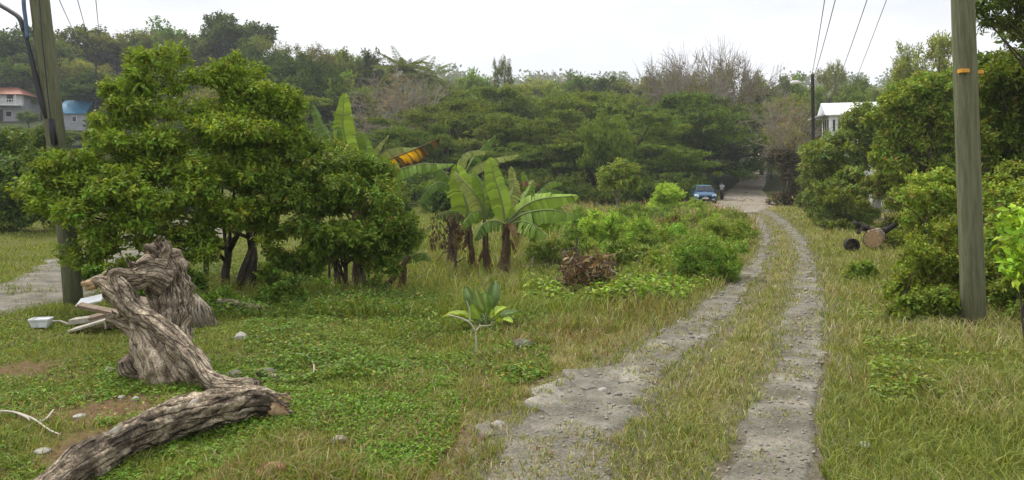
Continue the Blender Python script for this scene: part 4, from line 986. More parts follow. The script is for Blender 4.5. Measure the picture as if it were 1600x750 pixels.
tree_at('yellowish_tree', 'yellowish green tree with orange tinged leaves left of the right pole', 1440, 280, 26, [(1420, 150, 36, 22), (1465, 140, 40, 22), (1490, 165, 40, 26), (1400, 180, 34, 26), (1440, 180, 44, 30), (1480, 205, 44, 32), (1412, 215, 36, 28), (1455, 235, 44, 28), (1500, 240, 36, 30), (1385, 235, 26, 24), (1400, 265, 30, 20), (1440, 285, 40, 22), (1490, 285, 40, 26), (1425, 255, 32, 22), (1395, 205, 22, 18), (1390, 160, 20, 14), (1470, 270, 44, 24)], 6200, 5, .155, .075, (.122, .180, .034), 602, .13, 1.3, (.36, .31, .06), .07)
tree_at('tall_leafy_tree', 'tall dark leafy tree at the right edge behind the pole', 1590, 330, 15, [(1590, 95, 50, 30), (1560, 130, 40, 26), (1610, 140, 55, 40), (1555, 175, 38, 30), (1590, 205, 50, 36), (1650, 180, 60, 60), (1560, 225, 36, 30), (1600, 250, 55, 34), (1550, 262, 30, 24), (1640, 110, 55, 50), (1660, 260, 60, 50), (1690, 60, 60, 60), (1620, 55, 40, 24), (1545, 195, 26, 20), (1740, 150, 60, 80), (1535, 150, 20, 30), (1530, 230, 24, 34), (1540, 290, 34, 30), (1580, 310, 44, 30), (1575, 165, 40, 34), (1535, 110, 18, 16), (1630, 310, 50, 34)], 6800, 5, .13, .06, (.085, .125, .027), 603, .14, 1.2, (.26, .22, .05), .06)
tree_at('overhanging_tree', 'tree whose leafy branch hangs into the top right corner', 1760, 300, 13, [(1535, 20, 16, 9), (1555, 34, 22, 8), (1585, 42, 24, 9), (1545, 12, 24, 12), (1575, 5, 34, 16), (1600, 22, 30, 12), (1545, 38, 14, 7), (1630, 0, 50, 20), (1690, 10, 60, 40), (1560, -30, 50, 24), (1760, -20, 80, 60), (1650, -60, 90, 40)], 2600, 5, .12, .045, (.08, .115, .036), 604, .07, 3.0, None, 0, .3, None, .15, 0)
BR = 'bushes along the right hand bank'
for i, (px, py, Y, bl, ns, L, c, lab) in enumerate((
        (1600, 505, 9.6, [(1562, 472, 26, 32), (1598, 455, 36, 46), (1640, 470, 40, 40), (1575, 495, 26, 18), (1615, 500, 36, 20), (1690, 470, 46, 50), (1585, 420, 26, 24)], 2400, .065, (.115, .17, .032), 'low dense bush in the grass at the right edge'),
        (1460, 505, 9.5, [(1428, 482, 26, 22), (1462, 476, 32, 30), (1490, 482, 22, 28), (1405, 494, 18, 12)], 1700, .05, (.12, .18, .032), 'low bush spilling onto the grass left of the right pole'),
        (1285, 300, 40, [(1275, 270, 18, 22), (1292, 278, 20, 20), (1310, 285, 20, 14), (1268, 288, 12, 12)], 1500, .16, (.075, .11, .028), 'bush under the left side of the dark leafy tree'),
        (1345, 300, 31, [(1330, 282, 24, 18), (1350, 285, 22, 18), (1315, 292, 18, 12), (1362, 296, 16, 10)], 1500, .13, (.095, .14, .032), 'bush just left of the gate post'),
        (1395, 280, 30, [(1390, 262, 22, 20), (1412, 268, 24, 20), (1385, 285, 18, 14), (1432, 275, 22, 20)], 1600, .13, (.10, .145, .034), 'bush just right of the gate post'),
        (1460, 320, 20, [(1425, 300, 30, 20), (1455, 295, 32, 24), (1490, 292, 30, 26), (1440, 318, 34, 16), (1480, 322, 34, 18), (1400, 318, 22, 12)], 2600, .10, (.13, .185, .034), 'wide green bush in front of the yellowish tree'),
        (1452, 400, 14.5, [(1440, 378, 20, 16), (1455, 366, 24, 20), (1465, 388, 26, 18), (1438, 394, 16, 10)], 1500, .065, (.105, .15, .03), 'low spreading bush just right of the cut logs'),
        (1580, 330, 13.0, [(1555, 300, 24, 26), (1590, 290, 34, 30), (1630, 300, 40, 36), (1570, 335, 34, 24), (1615, 345, 40, 28), (1545, 345, 18, 22)], 3000, .08, (.12, .175, .034), 'tall bush between the right pole and the right edge'),
        (1310, 318, 27, [(1300, 308, 16, 12), (1325, 312, 16, 10), (1345, 318, 14, 8)], 700, .10, (.105, .15, .032), 'low rounded weeds at the edge of the mown grass'),
        (1440, 500, 10.2, [(1415, 460, 30, 28), (1440, 440, 36, 40), (1480, 455, 36, 40), (1460, 400, 40, 36), (1436, 408, 26, 28), (1490, 410, 26, 34), (1450, 485, 40, 18), (1475, 370, 28, 26)], 3600, .055, (.14, .20, .034), 'dense small-leaved green bush in front of the right pole on its left'),
        (1455, 360, 13.5, [(1440, 330, 40, 30), (1480, 310, 40, 34), (1440, 352, 22, 20), (1495, 350, 30, 34), (1465, 290, 34, 22)], 2400, .08, (.145, .20, .038), 'leafy bush left of the right pole behind the dense low bush'),
        (1560, 470, 11.0, [(1560, 430, 30, 40), (1590, 400, 40, 44), (1555, 370, 26, 36), (1620, 440, 44, 44), (1570, 320, 40, 34), (1610, 340, 44, 40), (1560, 465, 34, 22), (1660, 400, 50, 60), (1700, 460, 50, 40)], 3800, .07, (.125, .185, .034), 'green bush just right of the right pole'),
        (1400, 310, 27, [(1375, 290, 26, 16), (1405, 288, 28, 18), (1435, 292, 30, 20), (1420, 305, 28, 14), (1390, 305, 26, 12)], 1500, .12, (.12, .16, .032), 'low bush beside the gate post'),
        (1310, 325, 30, [(1300, 300, 22, 20), (1325, 305, 22, 16), (1290, 315, 18, 12), (1345, 310, 20, 12), (1280, 295, 18, 18)], 1500, .12, (.09, .135, .03), 'low green bush at the foot of the dark leafy tree'),
        (1314, 345, 22, [(1310, 337, 12, 10), (1318, 339, 10, 8)], 300, .09, (.085, .14, .03), 'tiny bush in the grass right of the track'),
        (1350, 434, 13, [(1342, 422, 16, 13), (1358, 425, 16, 12)], 320, .06, (.09, .14, .03), 'small low weed bush near the cut logs'))):
    if ns < 500: Y = G(px, py).y
    x = (px - 800) / F * Y; b = Vector((x, Y, hz(x, Y)))
    shrub('bush', lab, 'bush', b, [blob(q[0], q[1], q[2], q[3], Y + (random.uniform(-.35, .35) if ns > 500 else 0)) for q in bl], ns, 5, L, L * .55, c, 620 + i, .03 if ns > 500 else .008, .25 if ns > 500 else .06, 3, BR, .2, alt=(.21, .20, .04), altp=.10)
b = G(1590, 560); b = Vector((P(1600, 0, 7.4).x, 7.4, hz(P(1600, 0, 7.4).x, 7.4)))
shrub('sapling', 'young sapling with large bright leaves at the right edge', 'sapling', b, [blob(1590, 385, 26, 26, 7.4), blob(1585, 345, 22, 18, 7.4), blob(1610, 420, 26, 22, 7.3), blob(1625, 370, 30, 30, 7.5), blob(1578, 410, 16, 14, 7.4)], 90, 5, .12, .055, (.165, .28, .04), 640, .014, .6, 1, None, .3)
# roadside brown bush and dark bush
b = P(1232, 292, 52); b = Vector((b.x, 52, hz(b.x, 52)))
shrub('brown_bush', 'dark reddish brown bush at the right edge of the far road', 'bush', b, [blob(1225, 255, 22, 22, 52), blob(1245, 262, 20, 22, 52), blob(1232, 275, 26, 14, 52), blob(1215, 245, 14, 12, 52), blob(1240, 245, 16, 14, 52)], 1300, 4, .22, .10, (.045, .036, .034), 650, .06, .5, 3, alt=(.06, .08, .03), altp=.4)
b = P(1262, 300, 48); b = Vector((b.x, 48, hz(b.x, 48)))
shrub('bush', 'green bush around the foot of the dark far pole', 'bush', b, [blob(1262, 268, 14, 26, 48), blob(1275, 285, 18, 16, 47), blob(1255, 285, 12, 12, 48), blob(1282, 262, 16, 22, 46)], 1100, 4, .2, .1, (.085, .12, .032), 651, .05, .5, 2)

# bushes in the rough ground left of the track
MBU = 'bushes in the rough ground left of the track'
for i, (px, pb, rx, ry, L, c, lab) in enumerate(((1090, 412, 40, 24, .06, 'fern', 'feathery bush in the middle of the thicket beside the bend'), (1060, 385, 34, 20, .065, 'bright', 'bright bush behind the feathery thicket'), (1030, 395, 30, 18, .07, 'fern', 'feathery bush right of the yellowish green one'), (965, 380, 30, 22, .08, 'bright', 'bright bush left of centre of the rough ground'),
        (905, 360, 28, 18, .08, 'fern', 'pale feathery bush right of the long banana leaves'), (1160, 372, 20, 14, .07, 'fern', 'small bush right at the edge of the left track'), (985, 345, 30, 14, .10, 'bright', 'low bush below the small airy tree'), (1085, 335, 26, 12, .11, 'lime', 'low yellowish bush just below the parked car'), (925, 405, 24, 18, .07, 'bright', 'green bush directly behind the dead brown heap'), (1012, 415, 26, 14, .06, 'fern', 'low feathery bush right of the dead brown heap'), (870, 365, 26, 16, .08, 'bright', 'bush behind the tip of the lowest banana leaf'), (1120, 360, 26, 12, .08, 'bright', 'low bush halfway between the bend and the car'), (1030, 345, 26, 12, .09, 'fern', 'low feathery bush beside the rust coloured one'))):
    b = G(px, pb); Y = b.y
    shrub('bush', lab, 'bush', b, [blob(px - rx * .5, pb - ry * .8, rx * .6, ry * .75, Y), blob(px + rx * .5, pb - ry * .7, rx * .6, ry * .65, Y + .1), blob(px, pb - ry, rx * .7, ry * .9, Y + .3), blob(px, pb - ry * .5, rx * .9, ry * .5, Y - .1)], 1100, 6, L, L * .42, GRN[c], 740 + i, .018, .15, 3, MBU, .1, alt=(.3, .24, .08), altp=.03, outline=.4)
for i, (px, pb, bl, ns, L, W, c, al, lab) in enumerate((
        (1110, 438, [(1075, 405, 26, 20), (1105, 400, 34, 26), (1140, 402, 28, 24), (1120, 422, 36, 16), (1090, 425, 28, 14)], 1900, .055, .022, 'fern', 0, 'feathery bright green bush at the bend of the track'),
        (1140, 385, [(1120, 365, 30, 18), (1150, 362, 22, 20), (1100, 375, 26, 14), (1145, 378, 24, 10)], 1500, .07, .03, 'fern', 0, 'low feathery bush behind the one at the bend'),
        (1130, 350, [(1105, 340, 26, 12), (1135, 338, 24, 14), (1155, 345, 14, 9)], 900, .10, .045, 'fern', .1, 'weedy bush in front of the parked car'),
        (1005, 392, [(985, 360, 30, 20), (1018, 365, 28, 20), (1000, 380, 34, 14), (1040, 375, 22, 14)], 1600, .08, .035, 'bright', 0, 'bright green bush in the middle of the rough ground'),
        (940, 392, [(930, 350, 24, 18), (955, 352, 24, 20), (940, 372, 30, 18), (918, 375, 18, 12)], 1400, .085, .045, 'lime', 0, 'yellowish green leafy bush left of the bright middle bush'),
        (1043, 332, [(1035, 305, 20, 14), (1055, 310, 16, 14), (1042, 318, 24, 10), (1048, 295, 12, 8)], 1200, .14, .07, 'lime', 0, 'yellowish green bush left of the parked car'),
        (850, 425, [(840, 385, 22, 20), (862, 390, 20, 18), (850, 405, 26, 16), (880, 392, 16, 12)], 1200, .06, .024, 'fern', 0, 'feathery bush right of the main banana plant'),
        (985, 428, [(965, 400, 26, 18), (1000, 405, 26, 16), (980, 418, 28, 10)], 900, .085, .05, 'mid', .05, 'dark leafy bush behind the dead brown pile'),
        (900, 400, [(895, 370, 20, 14), (915, 385, 18, 14)], 600, .07, .035, 'bright', .1, 'small bush above the dead brown pile'),
        (1065, 360, [(1050, 345, 24, 10), (1080, 350, 22, 10)], 600, .10, .045, 'bright', .25, 'low bush right of the rust coloured one'),
        (1048, 430, [(1030, 410, 22, 14), (1055, 415, 24, 12)], 700, .06, .03, 'fern', .05, 'low bush left of the feathery bush at the bend'))):
    b = G(px, pb); Y = b.y
    shrub('bush', lab, 'bush', b, [blob(q[0], q[1], q[2], q[3], Y + .02 * Y * random.uniform(-1, 1)) for q in bl], ns, 6, L, W, GRN[c], 700 + i, .018, .15, 3, MBU, .15, alt=(.27, .19, .07), altp=al + .02, mat=M_leaf)
b = G(1048, 362); shrub('rust_bush', 'rust coloured dying bush in the rough ground', 'bush', b, [blob(1042, 348, 14, 9, b.y), blob(1058, 345, 12, 9, b.y)], 320, 5, .09, .04, (.085, .052, .045), 730, .015, .2, 3, None, .1)
b = G(965, 322); b = Vector((P(966, 0, 40).x, 40, hz(P(966, 0, 40).x, 40)))
shrub('small_tree', 'small airy tree with pale branching stem in front of the dark layered trees', 'tree', b, [blob(955, 275, 20, 14, 40), blob(980, 272, 18, 12, 40), blob(968, 262, 16, 9, 40), blob(965, 288, 22, 12, 40), blob(985, 290, 14, 11, 40), blob(945, 290, 12, 9, 40)], 1000, 5, .17, .08, (.13, .18, .045), 731, .06, 1.2, 2, None, .2, bark=M_greybark)
# scrub under the layered trees, dark
US = 'dark undergrowth below the layered trees'
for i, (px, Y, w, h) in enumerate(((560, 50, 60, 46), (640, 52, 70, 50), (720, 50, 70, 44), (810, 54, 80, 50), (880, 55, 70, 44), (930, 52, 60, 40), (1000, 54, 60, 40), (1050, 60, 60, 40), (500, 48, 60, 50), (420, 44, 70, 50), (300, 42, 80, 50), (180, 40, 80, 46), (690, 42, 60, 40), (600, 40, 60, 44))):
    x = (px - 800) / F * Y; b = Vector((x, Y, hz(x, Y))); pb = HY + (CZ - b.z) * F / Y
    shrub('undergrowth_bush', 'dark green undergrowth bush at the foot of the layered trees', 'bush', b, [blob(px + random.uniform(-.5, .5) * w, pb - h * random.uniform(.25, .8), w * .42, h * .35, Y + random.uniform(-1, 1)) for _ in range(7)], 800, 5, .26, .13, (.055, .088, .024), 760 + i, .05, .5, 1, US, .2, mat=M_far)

# ================================================================== BANANA PLANTS
def banana_leaf_mesh(pts, W, base, g, tear=.5, fold=.35, rib=(.20, .26, .09), side_tilt=0.0, edgec=None):
    """pts: midrib in 3-D (rows x,y,z). Blade in torn strips each side of a thick midrib."""
    n = 22; c = spline([tuple(p) for p in pts], n); V = []; Fc = []; C = []
    ln = np.linspace(0, 1, n); prof = np.clip(np.sin(np.pi * np.clip(ln, 0, 1) ** .75 * .93 + .12), 0, 1) ** .6; prof[0] *= .25; prof[-1] = .06
    view = nrm(np.array([.15 * g.normal(), -1.0, .25]))
    up0 = np.array([0, 0, 1.0])
    def add(vs, fs, cs):
        o = sum(len(a) for a in V); V.append(np.array(vs)); Fc.append(np.array(fs) + o); C.append(np.array(cs))
    for s in (-1, 1):
        slack = 0.0
        for i in range(n - 1):
            t = nrm(c[i + 1] - c[i]); sd = nrm(np.cross(t, up0) * (1 - abs(side_tilt)) + np.cross(t, view) * side_tilt + 1e-6); nn = np.cross(sd, t)
            if g.random() < tear: slack = g.random() * .5
            fd = fold + slack
            gap = .04 + .22 * g.random() if g.random() < tear else 0
            w0 = W * .5 * prof[i]; w1 = W * .5 * prof[i + 1]
            d = nrm(sd * s * math.cos(fd) - nn * math.sin(fd) * (1 if nn[2] > -.2 else -1))
            a = c[i] * (1 - gap) + c[i + 1] * gap; b = c[i + 1]
            lag = t * W * .12
            m0 = a + d * w0 * .55 + lag * .5 + up0 * .01; m1 = b + d * w1 * .55 + lag * .5 + up0 * .01
            e0 = a + d * w0 + lag - up0 * w0 * .25; e1 = b + d * w1 + lag - up0 * w1 * .25
            cc = np.array(base) * np.array([1.9, 1.7, 1.1]) * (1 + .12 * g.normal()); ce = cc if edgec is None else np.array(edgec) * (1 + .2 * g.normal())
            if edgec is not None:
                if i > n * .7 or g.random() < .2: cc = np.array(edgec) * 1.3
                if g.random() < .28: continue
                w0 *= .35 + .85 * g.random(); w1 *= .35 + .85 * g.random()
            add([a, b, m1, m0, e1, e0], [[0, 1, 2], [0, 2, 3], [3, 2, 4], [3, 4, 5]], [cc, cc, cc, cc, ce, ce])
    mb = MB(); mb.tube([tuple(p) for p in c], list(np.linspace(W * .055, W * .012, n)), 5, cap=False)
    mv = np.array([tuple(v) for v in mb.v]); mf = []
    for q in mb.f: mf += [[q[0], q[1], q[2]], [q[0], q[2], q[3]]]
    add(mv, mf, np.tile(np.array(rib), (len(mv), 1)))
    return mesh_np('leaf', np.concatenate(V), np.concatenate(Fc), np.clip(np.concatenate(C), .005, .8), True)
def banana(lab, base, stem_top, r, leaves, seed, skirts=4, grp='banana plants'):
    """leaves: (pixel polyline with distance offsets, width in px, colour key)"""
    g = np.random.default_rng(seed); b = Vector(base); o = thing('banana_plant', lab, 'banana plant', b, 0, grp)
    top = Vector(stem_top) - b; n = 9
    MB().tube([Vector((0, 0, -.1)).lerp(top, k / n) + Vector((.01 * g.normal(), .01 * g.normal(), 0)) for k in range(n + 1)], [r * (1.15 - .5 * k / n) for k in range(n + 1)], 12, .10, 7).build('stem', M_banstem, o, True)
    Y = b.y
    for pl, w, key in leaves:
        pts = [np.array(P(q[0], q[1], Y + (q[2] if len(q) > 2 else 0)) - b) for q in pl]
        cc = {'g': (.085, .155, .030), 'b': (.13, .215, .042), 'y': (.34, .22, .025), 'd': (.11, .075, .05), 'p': (.15, .19, .085), 'k': (.06, .115, .03)}[key]
        me = banana_leaf_mesh(pts, w * 1.2 * Y / F, cc, g, .8 if key in 'gkp' else .4 if key == 'b' else .95, .95 if key == 'y' else .34 if key != 'b' else .12, (.24, .28, .12) if key not in 'yd' else (.22, .14, .06), .85 if key == 'b' else .35, (.10, .055, .03) if key == 'y' else None)
        lf = obj('leaf', me, M_leaf, o)
        if key == 'y': lf['label'] = 'withered yellow and brown banana leaf'
    for k in range(skirts):
        a = g.random() * 6.28; h = top * (.35 + .6 * g.random()); L = .3 + .35 * g.random()
        p0 = h + Vector((math.cos(a) * r * .8, math.sin(a) * r * .8, 0)); pts = [np.array(p0), np.array(p0 + Vector((math.cos(a) * .09, math.sin(a) * .09, -L * .45))), np.array(p0 + Vector((math.cos(a) * .10, math.sin(a) * .10, -L)))]
        obj('dry_leaf', banana_leaf_mesh(pts, .12 + .08 * g.random(), (.085, .06, .045), g, .8, .6, (.16, .10, .05)), M_leaf, o)
b1 = G(787, 436); Y1 = b1.y
banana('main banana plant with two long leaves stretching right', b1, P(793, 350, Y1), .125, [
    ([(792, 348), (815, 325, -.1), (845, 311, -.2), (900, 306, -.3)], 32, 'b'), ([(793, 350), (820, 334, -.2), (858, 328, -.4), (902, 336, -.5)], 34, 'g'), ([(795, 352), (815, 346, -.3), (835, 352, -.6), (852, 366, -.8)], 32, 'g'),
    ([(790, 348), (783, 310), (772, 275, .05), (766, 249, .1)], 30, 'b'), ([(791, 348), (796, 315, .2), (803, 290, .3), (799, 262, .4)], 22, 'p'), ([(794, 348), (815, 315, .3), (826, 297, .5), (832, 282, .7)], 22, 'g'), ([(790, 352), (775, 345, -.2), (755, 350, -.3), (742, 372, -.4)], 26, 'k'), ([(794, 350), (822, 318, .5), (850, 296, .8), (880, 300, 1.1)], 22, 'k'), ([(790, 352), (800, 350, -.3), (806, 362, -.5), (806, 385, -.6)], 14, 'd'), ([(794, 350), (812, 330, -.1), (838, 338, -.2), (862, 356, -.3)], 26, 'b')], 801, 5)
b2 = G(762, 432)
banana('middle stem of the banana clump with torn leaves', b2, P(757, 345, b2.y), .085, [
    ([(757, 345), (750, 318), (738, 298), (712, 270, .1)], 26, 'p'), ([(757, 345), (770, 315, .1), (782, 300, .2), (792, 296, .3)], 24, 'k'), ([(757, 345), (748, 330, -.2), (735, 335, -.3), (722, 355, -.4)], 22, 'g'), ([(758, 345), (757, 315), (752, 290), (742, 270)], 26, 'g')], 802, 4)
b3 = G(740, 426)
banana('left stem of the banana clump with broad upright leaf', b3, P(733, 348, b3.y), .085, [
    ([(733, 350), (730, 325), (722, 295), (714, 262)], 46, 'b'), ([(734, 350), (716, 332, -.1), (700, 330, -.2), (682, 338, -.3)], 22, 'k'), ([(734, 350), (745, 330), (755, 318), (770, 318)], 24, 'g'), ([(733, 352), (722, 352, -.2), (712, 366, -.3), (708, 390, -.3)], 20, 'd')], 803, 3)
bb = P(560, 288, 14.6); bb = Vector((bb.x, 14.6, hz(bb.x, 14.6)))
banana('tall banana plant behind the dark shrub with pale upright leaf and withered yellow leaf', bb, P(562, 292, 14.6), .13, [
    ([(558, 290), (545, 240), (536, 195), (538, 149)], 34, 'b'), ([(566, 288), (598, 255, -.2), (640, 237, -.3), (682, 218, -.4)], 34, 'y'), ([(566, 292), (605, 272, -.3), (650, 258, -.5), (706, 256, -.7)], 26, 'g'), ([(562, 288), (585, 250, .2), (612, 232, .3), (650, 231, .4)], 20, 'p'),
    ([(560, 288), (575, 250, .1), (590, 228, .1), (606, 212, .1)], 14, 'p'), ([(556, 290), (525, 250, .2), (500, 230, .4), (478, 232, .6)], 26, 'g'), ([(556, 290), (530, 235, .3), (505, 200, .5), (490, 165, .7)], 24, 'k'), ([(562, 290), (575, 262, -.2), (572, 225, -.2), (566, 210, -.2)], 22, 'g'), ([(558, 292), (540, 262, -.2), (525, 232, -.2), (528, 200, -.2)], 26, 'k'), ([(566, 292), (590, 290, -.6), (612, 300, -.9), (630, 325, -1.1)], 28, 'g')], 804, 4)
bc = P(705, 290, 19); bc = Vector((bc.x, 19, hz(bc.x, 19)))
banana('farther banana plant between the tall one and the clump', bc, P(712, 300, 19), .13, [
    ([(712, 298), (690, 265), (660, 255), (628, 270)], 22, 'k'), ([(713, 298), (740, 262), (770, 248), (808, 242)], 20, 'p'), ([(713, 298), (735, 255, .3), (750, 235, .5), (772, 212, .7)], 20, 'k'), ([(712, 298), (715, 262), (730, 238), (760, 236)], 18, 'p'), ([(713, 298), (748, 285), (775, 282), (805, 300)], 20, 'g'), ([(712, 298), (690, 285, -.3), (672, 292, -.5), (655, 315, -.6)], 20, 'k'), ([(715, 300), (728, 318, -.3), (732, 340, -.4), (730, 362, -.4)], 16, 'd')], 805, 4)
bd = P(832, 300, 21); bd = Vector((bd.x, 21, hz(bd.x, 21)))
banana('small banana plant behind the main one on its right', bd, P(830, 320, 21), .09, [
    ([(830, 320), (822, 300), (800, 282), (780, 280)], 16, 'k'), ([(830, 320), (845, 298), (860, 285), (878, 286)], 16, 'g'), ([(830, 320), (826, 295), (822, 280), (818, 270)], 14, 'g'), ([(830, 320), (812, 290, -.2), (828, 282, -.3), (842, 288, -.4)], 14, 'd'), ([(830, 322), (852, 312, -.4), (870, 318, -.5), (885, 335, -.5)], 16, 'g')], 806, 3)
be = G(628, 458)
banana('young banana plant with slanting stems right of the dark shrub', be, P(634, 408, be.y), .05, [
    ([(634, 408), (622, 395), (605, 392, -.1), (585, 405, -.2)], 22, 'k'), ([(634, 408), (640, 388), (650, 372), (672, 352)], 22, 'p'), ([(634, 408), (630, 385), (622, 368), (618, 350)], 20, 'g'), ([(634, 408), (645, 400, -.1), (660, 395, -.2), (672, 405, -.3)], 18, 'k'), ([(634, 408), (612, 378), (604, 360), (612, 345)], 20, 'g')], 807, 2)
# fallen banana stem leaning beside it
a_ = G(592, 462); b_ = P(640, 400, a_.y - .05)
st = thing('leaning_stem', 'slanting dead banana stem leaning beside the young banana plant', 'stem', a_)
MB().tube([tuple(v) for v in spline([(-.08, 0, -.03), (.12, 0, .15), tuple(Vector((b_ - a_)) * .6 + Vector((0, 0, -.02))), tuple(b_ - a_)], 14)], list(np.linspace(.08, .05, 14)), 9, .15, 6).build('stem', M_banstem, st, True)
# dead sapling with hanging leaves
ds = G(710, 436); o = thing('dead_sapling', 'dead sapling with dry hanging leaves left of the banana clump', 'sapling', ds); g = np.random.default_rng(88)
Yd = ds.y; rel = lambda px, py, dy=0: P(px, py, Yd + dy) - ds
m = MB(); m.tube([(0, 0, -.1), rel(712, 410), rel(707, 385), rel(703, 360), rel(706, 335)], [.04, .035, .03, .025, .012], 6, .1, 8); m.build('trunk', M_bark, o, True)
for q in (((703, 370), (690, 350), (680, 345)), ((705, 360), (712, 345), (722, 340)), ((707, 390), (692, 395), (684, 408)), ((711, 412), (722, 405), (728, 402)), ((704, 355), (694, 338), (684, 330))):
    MB().tube([rel(*q[0]), rel(*q[1]), rel(*q[2])], [.016, .012, .006], 5).build('branch', M_bark, o, True)
N = 260; pp = np.array([tuple(rel(g.uniform(672, 730), g.uniform(330, 385), g.normal() * .15)) for _ in range(N)]); v, f = leaf_geo(pp, np.tile([0, 0, -1.], (N, 1)) + .35 * g.normal(size=(N, 3)), randunit(N, g), .10 + .06 * g.random(N), np.full(N, .05))
obj('dry_leaves', mesh_np('dry_leaves', v, f, leafcols(N, g, (.055, .045, .045), .3).repeat(4, 0)), M_leaf, o)['kind'] = 'stuff'

# ================================================================== LARGE-LEAVED PLANT AND BARE TWIGS
def paddle_leaf(L, W, c, g, curl=.25):
    ns, nw = 9, 5; V = []; 
    for i in range(ns):
        t = i / (ns - 1); w = W * (math.sin(math.pi * min(1, t * .93 + .07)) ** .62)
        for j in range(nw):
            s = (j / (nw - 1) - .5); V.append((L * t, s * w, abs(s) * w * .35 + L * (.25 * t - curl * t * t) + .006 * g.normal()))
    Fc = []
    for i in range(ns - 1):
        for j in range(nw - 1):
            a = i * nw + j; Fc += [[a, a + 1, a + nw + 1], [a, a + nw + 1, a + nw]]
    C = np.tile(np.array(c), (len(V), 1)); C = C.reshape(ns, nw, 3); C[:, nw // 2] = np.minimum(C[:, nw // 2] * 1.6 + .03, .6); C = C.reshape(-1, 3) * (1 + .06 * g.normal(size=(len(V), 1)))
    return mesh_np('leaf', V, Fc, np.clip(C, .01, .7), True)
ta = G(762, 512); o = thing('broad_leaved_plant', 'low plant with large paddle-shaped leaves behind the pale bare twig', 'plant', ta); g = np.random.default_rng(99)
for px, py, tx, ty, w, c in ((752, 500, 690, 488, 26, (.15, .22, .05)), (758, 498, 722, 447, 18, (.06, .105, .05)), (764, 498, 776, 436, 18, (.055, .10, .05)), (758, 500, 744, 462, 20, (.15, .24, .04)), (766, 500, 792, 476, 22, (.15, .24, .04)), (770, 502, 818, 484, 24, (.065, .115, .055)), (762, 500, 756, 455, 22, (.07, .13, .035)), (764, 503, 775, 480, 18, (.18, .27, .05)), (755, 502, 735, 476, 20, (.12, .2, .035)), (770, 505, 800, 498, 18, (.14, .22, .04)), (750, 505, 712, 505, 16, (.12, .19, .04)), (762, 500, 740, 450, 14, (.09, .14, .06))):
    a = P(px, py, ta.y) - ta; e = P(tx, ty, ta.y + g.uniform(-.25, .25)) - ta; d = e - a; L = d.length
    lf = obj('leaf', paddle_leaf(L * .75, w * ta.y / F * 1.15, np.array(c) * np.array([1.75, 1.55, .9]), g, .45), M_leaf, o)
    st0 = Vector((.03 * g.normal(), .03 * g.normal(), 0)); s1 = a + d * .25
    MB().tube([st0 + Vector((0, 0, -.03)), st0.lerp(s1, .5) + Vector((0, 0, .03)), s1], [.014, .011, .009], 5).build('leaf_stalk', MATS.get('stalk') or plain('stalk', (.13, .19, .06), .6), o, True)
    x_ = d.normalized(); yv = Vector((0, -.5, -.2)).cross(x_) if abs(x_.z) > .6 else Vector((0, 0, 1)).cross(x_); yv.normalize(); z_ = x_.cross(yv)
    lf.matrix_local = Matrix.Translation(s1) @ Matrix((x_, yv, z_)).transposed().to_4x4()
M_twig = plain('pale_twig', (.48, .43, .36), .8, 0, 12, .2)
def twig(name, lab, cat, base, segs, Yf):
    b = Vector(base); o = thing(name, lab, cat, b)
    for k, (pl, r) in enumerate(segs):
        c = spline([tuple(P(q[0], q[1], Yf + (q[2] if len(q) > 2 else 0)) - b) for q in pl], 10)
        MB().tube([tuple(v) for v in c], list(np.linspace(r, r * .5, 10)), 5).build('stem' if k == 0 else 'twig', M_twig, o, True)
tb = G(745, 556)
twig('bare_twig', 'pale bare forked twig standing in front of the broad-leaved plant', 'twig', tb, [([(745, 558), (744, 535), (743, 518)], .012), ([(743, 518), (735, 505), (720, 497), (700, 492)], .010), ([(743, 518), (750, 510), (758, 509), (768, 508)], .008), ([(734, 503), (734, 485), (729, 470)], .007), ([(767, 508), (769, 502)], .005), ([(749, 511), (750, 506)], .005)], tb.y)
t0 = G(95, 688)
def gtwig(lab, pls, r):
    b = G(*pls[0][0]); o = thing('fallen_twig', lab, 'twig', b)
    for k, pl in enumerate(pls):
        pts = [tuple(G(*q) + Vector((0, 0, .035)) - b) for q in pl]
        MB().tube([tuple(v) for v in spline(pts, 14)], list(np.linspace(r, r * .5, 14)), 5).build('stem' if k == 0 else 'twig', M_twig, o, True)
gtwig('pale forked twig lying on the grass at the left edge', [[(-40, 655), (0, 650), (25, 652), (48, 660), (60, 667), (78, 680), (95, 687)], [(60, 667), (72, 662), (84, 647)], [(30, 654), (42, 660), (46, 664)]], .011)
gtwig('pale curved twig lying in the grass right of the stones', [[(430, 566), (452, 558), (478, 561), (490, 575), (490, 590)]], .012)
b = Vector((P(1440, 0, 11.5).x, 11.5, hz(P(1440, 0, 11.5).x, 11.5)))
twig('arching_branch', 'thin dark bare branch arching out of the bushes above the cut logs', 'branch', b, [([(1462, 420), (1452, 370), (1440, 345), (1420, 325), (1385, 308)], .012), ([(1446, 355), (1450, 335), (1460, 325)], .006)], 11.5)
for ch in [c for c in col.objects if c.parent and c.parent.name.startswith('arching_branch')]: ch.data.materials.clear(); ch.data.materials.append(M_bark)

